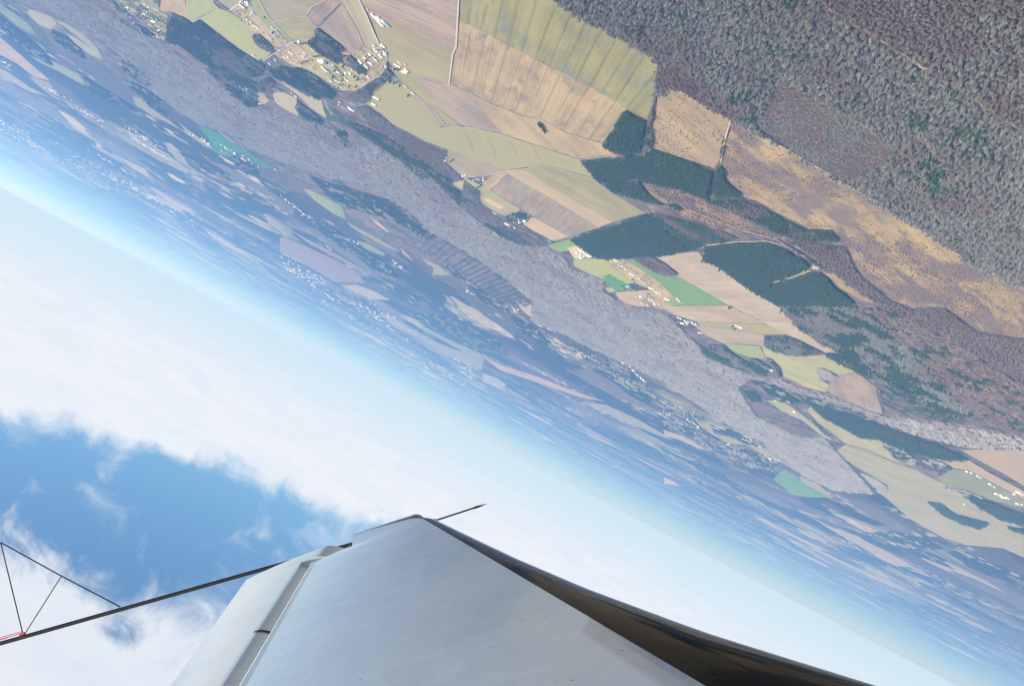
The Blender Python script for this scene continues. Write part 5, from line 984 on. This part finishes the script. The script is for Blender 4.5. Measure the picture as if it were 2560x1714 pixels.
TT = 5.71
def c_st(t): return 0.2434 - (t - 2.0975) * 0.3368 - (0.06 * ((t - 5.52) / 0.19) ** 2 if t > 5.52 else 0)
KT = [1.0, 2.0, 2.6, 3.3, 4.0, 4.8, 5.71]; KA = [0.64, 0.475, 0.338, 0.238, 0.175, 0.13, 0.085]
def a_le(t): return float(np.interp(t, KT, KA))
def d_le(t): return 0.06 + 0.14 * (TT - t) / (TT - 2.1)
def c_cv(t): return -1.397 - (t - 3.153) * 0.1101
RIB = 5.14
def c_aft(t):                                   # rear edge of the fixed wing: cove, then the cut for the aileron horn
    if t <= RIB: return c_cv(t)
    if t <= 5.27: return -1.616 + (t - RIB) / 0.13 * (1.616 - 1.477)
    if t <= 5.32: return -1.477 + (t - 5.27) / 0.05 * 0.09
    return -1.387 - (t - 5.32) / 0.4 * 0.077
def bulge(u, t): return 0.020 * math.sin(math.pi * u) * (1 if t < 4.8 else max(0.15, (TT - t) / 0.91))
ts = sorted(set(list(np.linspace(0.4, RIB, 34)) + [5.205, 5.27, 5.32] + list(np.linspace(5.36, TT, 10))))
NU = 16
top = []
for t in ts:
    a, b = c_aft(t), c_st(t)
    top.append([(a + (b - a) * u, t, bulge(u, t)) for u in np.linspace(0, 1, NU)])
skin_rows = []
for t, row in zip(ts, top):                     # closed section: upper skin, inside of the nose, lower skin, spar web
    a, b = c_aft(t), c_st(t); d = d_le(t)
    under = [(b + a_le(t) * 0.9, t, -d * 1.0), (b, t, -d * 1.7), ((a + b) / 2, t, -d * 1.9), (a, t, -max(0.05, d * 0.7)), (a + 0.004, t, -0.012)]
    skin_rows.append(row + under)
wing = grid_mesh('wing', skin_rows, True)
bm = bmesh.new(); bm.from_mesh(wing); m = NU + 5; bm.verts.ensure_lookup_table()
bm.faces.new([bm.verts[i] for i in range(m)]); bm.faces.new([bm.verts[(len(ts) - 1) * m + i] for i in range(m)]); bm.to_mesh(wing); bm.free()
wing_o = link('wing', finish(wing, 30), M_WHITE, plane)
# glossy black leading edge and wing tip, standing a hair proud of the skin
rows = []
for t in ts:
    b = c_st(t); a_, d = a_le(t), d_le(t); r = [(b - 0.001, t, 0.0005)]
    for th in np.linspace(0.03, 1.0, 22) * (math.pi / 2): r.append((b + a_ * math.sin(th), t, 0.0012 - d * (1 - math.cos(th))))
    for th in np.linspace(0.1, 1, 9) * (math.pi / 2): r.append((b + a_ * math.cos(th) * 1.0 - (0.25 * math.sin(th)), t, 0.0012 - d - d * 0.78 * math.sin(th)))
    rows.append(r)
link('leading_edge', finish(grid_mesh('leading_edge', rows), 50), M_BLACK, wing_o)
rows = []
edge = [(c_aft(TT) + (c_st(TT) - c_aft(TT)) * u, bulge(u, TT), u) for u in np.linspace(0, 1, 24)]
edge += [(c_st(TT) + a_le(TT) * math.sin(th), -d_le(TT) * (1 - math.cos(th)), 1 + th) for th in np.linspace(0.1, 1, 10) * math.pi / 2]
for c, n, u in edge:
    k = 0.05 + 0.95 * min(u, 1.0); w_ = 0.30 * k; dd = 0.05 * min(1, 0.25 + 0.75 * u)
    sx = 0.45 * max(0, u - 1)
    rows.append([(c - 0.0 * th, TT + w_ * math.sin(th) * (1 if u <= 1 else max(0.1, 1 - sx)), n + 0.001 - dd * (1 - math.cos(th))) for th in np.linspace(0, 1, 10) * math.pi / 2] +
                [(c, TT + w_ * math.cos(th) * (1 if u <= 1 else max(0.1, 1 - sx)), n - dd - 0.06 * math.sin(th)) for th in np.linspace(0.2, 1, 5) * math.pi / 2])
link('wing_tip', finish(grid_mesh('wing_tip', rows), 50), M_BLACK, wing_o)
# aileron with its rounded nose in the cove and a horn outboard of the rib
def ail_rows(tl, nose, hinge, te, nte, n0, rn):
    out = []
    for t in tl:
        cn, ch, ct = nose(t), hinge(t), te(t); r = []
        for v in np.linspace(1, 0, 14): r.append((ch + (cn - ch) * v, t, n0 - rn * v * v * (3 - 2 * v)))      # soft, hollow run-in under the cove lip
        for u in np.linspace(0.08, 1, 10): r.append((ch + (ct - ch) * u, t, n0 + (nte - n0) * u + 0.010 * math.sin(math.pi * u)))
        for u in np.linspace(0.97, 0, 8): r.append((ch + (ct - ch) * u, t, nte - 0.012 - (rn * 1.6) * (1 - u) + (n0) * 0))
        for th in np.linspace(0.3, 1, 5) * (math.pi / 2): r.append((ch + (cn - ch) * math.sin(th), t, n0 - rn - 0.008 - rn * 0.9 * math.cos(th)))
        out.append(r)
    return out
def capped(name, rows):
    me = grid_mesh(name, rows, True); m = len(rows[0])
    bm = bmesh.new(); bm.from_mesh(me); bm.verts.ensure_lookup_table()
    bm.faces.new([bm.verts[i] for i in range(m)]); bm.faces.new([bm.verts[(len(rows) - 1) * m + i] for i in range(m)]); bm.to_mesh(me); bm.free()
    return finish(me, 32)
HG = lambda t: c_cv(t) - 0.108
TE = lambda t: -1.885 - (t - 3.3) * 0.158
N0, NTE, RN = -0.014, -0.088, 0.062
SEAM = 3.93
ail = link('aileron', capped('aileron', ail_rows(list(np.linspace(0.4, 5.20, 28)) + [5.201, 5.365], lambda t: c_cv(t) + 0.03 if t <= 5.2 else HG(t) + 0.004, HG, TE, NTE, N0, RN)), M_AIL, plane)
link('balance_horn', capped('balance_horn', ail_rows(np.linspace(5.366, 5.66, 8), lambda t: -1.462 - (t - 5.2) * 0.03, lambda t: -1.64 - (t - 5.2) * 0.03, TE, NTE, N0, RN)), M_AIL, ail)
rows = []
for k in (-0.012, 0.012):
    rows.append([(HG(SEAM) + 0.13 * math.sin(th), SEAM + k + 0.02 * math.sin(th), N0 + 0.004 - RN * (lambda v: v * v * (3 - 2 * v))(min(1, max(0, 0.93 * math.sin(th))))) for th in np.linspace(-0.05, 0.9, 12) * (math.pi / 2)])
link('seam', finish(grid_mesh('seam', rows)), M_BLK, ail)
rows = [[(c_cv(t) - 0.001, t, 0.0025) for t in ts if t <= RIB], [(c_cv(t) + 0.006, t, 0.0045) for t in ts if t <= RIB]]
link('cove_lip', finish(grid_mesh('cove_lip', rows)), M_WHITE, wing_o)

# sighting frame on the wing tip
def tube_mesh(name, P, rads, seg=12):
    bm = bmesh.new(); rings = []
    for i, p in enumerate(P):
        d = (P[min(i + 1, len(P) - 1)] - P[max(0, i - 1)]).normalized(); s = d.orthogonal().normalized(); u = d.cross(s)
        rings.append([bm.verts.new(p + (s * math.cos(2 * math.pi * k / seg) + u * math.sin(2 * math.pi * k / seg)) * rads[i]) for k in range(seg)])
    for a, b in zip(rings, rings[1:]):
        for k in range(seg): bm.faces.new((a[k], a[(k + 1) % seg], b[(k + 1) % seg], b[k]))
    bm.faces.new(rings[0]); bm.faces.new(rings[-1]); bmesh.ops.recalc_face_normals(bm, faces=bm.faces)
    me = bpy.data.meshes.new(name); bm.to_mesh(me); bm.free()
    return finish(me, 40)
TS = 6.07
def on_tip(px, py, t=TS):                       # a point of the frame, which stands in the plane of the wing tip
    x, y = (px - 1280) / F_PX * t, (857 - py) / F_PX * t
    return loc(0.9616 * x + 0.2745 * y, t, -0.2745 * x + 0.9616 * y + 1)
fr = bpy.data.objects.new('sighting_frame', None); COL.objects.link(fr); fr.parent = plane; fr.location = on_tip(1000, 1322)
def frame_part(name, P, rads, mat):
    me = tube_mesh(name, [p - fr.location for p in P], rads); return link(name, me, mat, fr)
rr = 5.0 / F_PX * TS * HW
a, b = on_tip(-260, 1681), on_tip(1090, 1300)
frame_part('boom', [a, a.lerp(b, .3), a.lerp(b, .6), b], [rr * 1.05, rr * 1.05, rr, rr * 0.95], M_TUBE)
b2, c2_, c3_ = on_tip(1088, 1300.5), on_tip(1180, 1270.5), on_tip(1216, 1259)
frame_part('boom_tip', [b2, b2.lerp(c2_, .5), c2_, c2_.lerp(c3_, .35), c3_], [rr * 0.42, rr * 0.42, rr * 0.42, rr * 0.62, rr * 0.12], M_TUBE)
rk = 1.45 / F_PX * TS * HW
A_, B_, C_, D_, E_ = on_tip(1.5, 1355), on_tip(153.6, 1439), on_tip(301, 1516), on_tip(57, 1583), on_tip(62, 1583)
frame_part('strut', [A_, B_, C_], [rk * 1.1] * 3, M_THIN); frame_part('strut', [A_, D_], [rk] * 2, M_THIN); frame_part('strut', [B_, E_], [rk] * 2, M_THIN)
frame_part('strut', [A_, on_tip(-150, 1640)], [rk] * 2, M_THIN)
for (x0, y0), (x1, y1) in (((-150, 1636), (56, 1577)), ((-150, 1641), (56, 1581)), ((-150, 1645), (18, 1593))):
    frame_part('red_wire', [on_tip(x0, y0), on_tip(x1, y1)], [rk * 0.7] * 2, M_RED)
frame_part('red_clip', [on_tip(50, 1586), on_tip(62, 1582)], [rk * 2.2] * 2, M_RED)
# brackets carry the boom on the wing tip
for px, py in ((1010, 1322.5), (880, 1359)):
    e = on_tip(px, py); frame_part('bracket', [e, Vector((e.x, (5.72 - ORG.y) * HW, e.z + 0.005))], [rr * 0.8] * 2, M_TUBE)

# ------------------------------------------------------------------ haze: one even body of air
def haze():
    bm = bmesh.new(); bmesh.ops.create_cube(bm, size=1)
    me = bpy.data.meshes.new('haze'); bm.to_mesh(me); bm.free()
    m = bpy.data.materials.new('air'); m.use_nodes = True; t = NT(m.node_tree); t.n.clear()
    v = t.node('ShaderNodeVolumePrincipled'); v.inputs['Color'].default_value = (0.145, 0.345, 0.86, 1); v.inputs['Density'].default_value = 1.18e-4
    v.inputs['Absorption Color'].default_value = (0.86, 0.84, 0.38, 1); v.inputs['Anisotropy'].default_value = 0.35
    o_ = t.node('ShaderNodeOutputMaterial'); t.l.new(v.outputs[0], o_.inputs['Volume'])
    o = link('haze', me, m, kind='stuff', label='pale blue haze lying over the whole countryside to the horizon', cat='haze')
    z0, z1 = -1.0, ALT + 12; o.scale = (290000, 290000, z1 - z0); o.location = (0, 0, (z0 + z1) / 2)
haze()
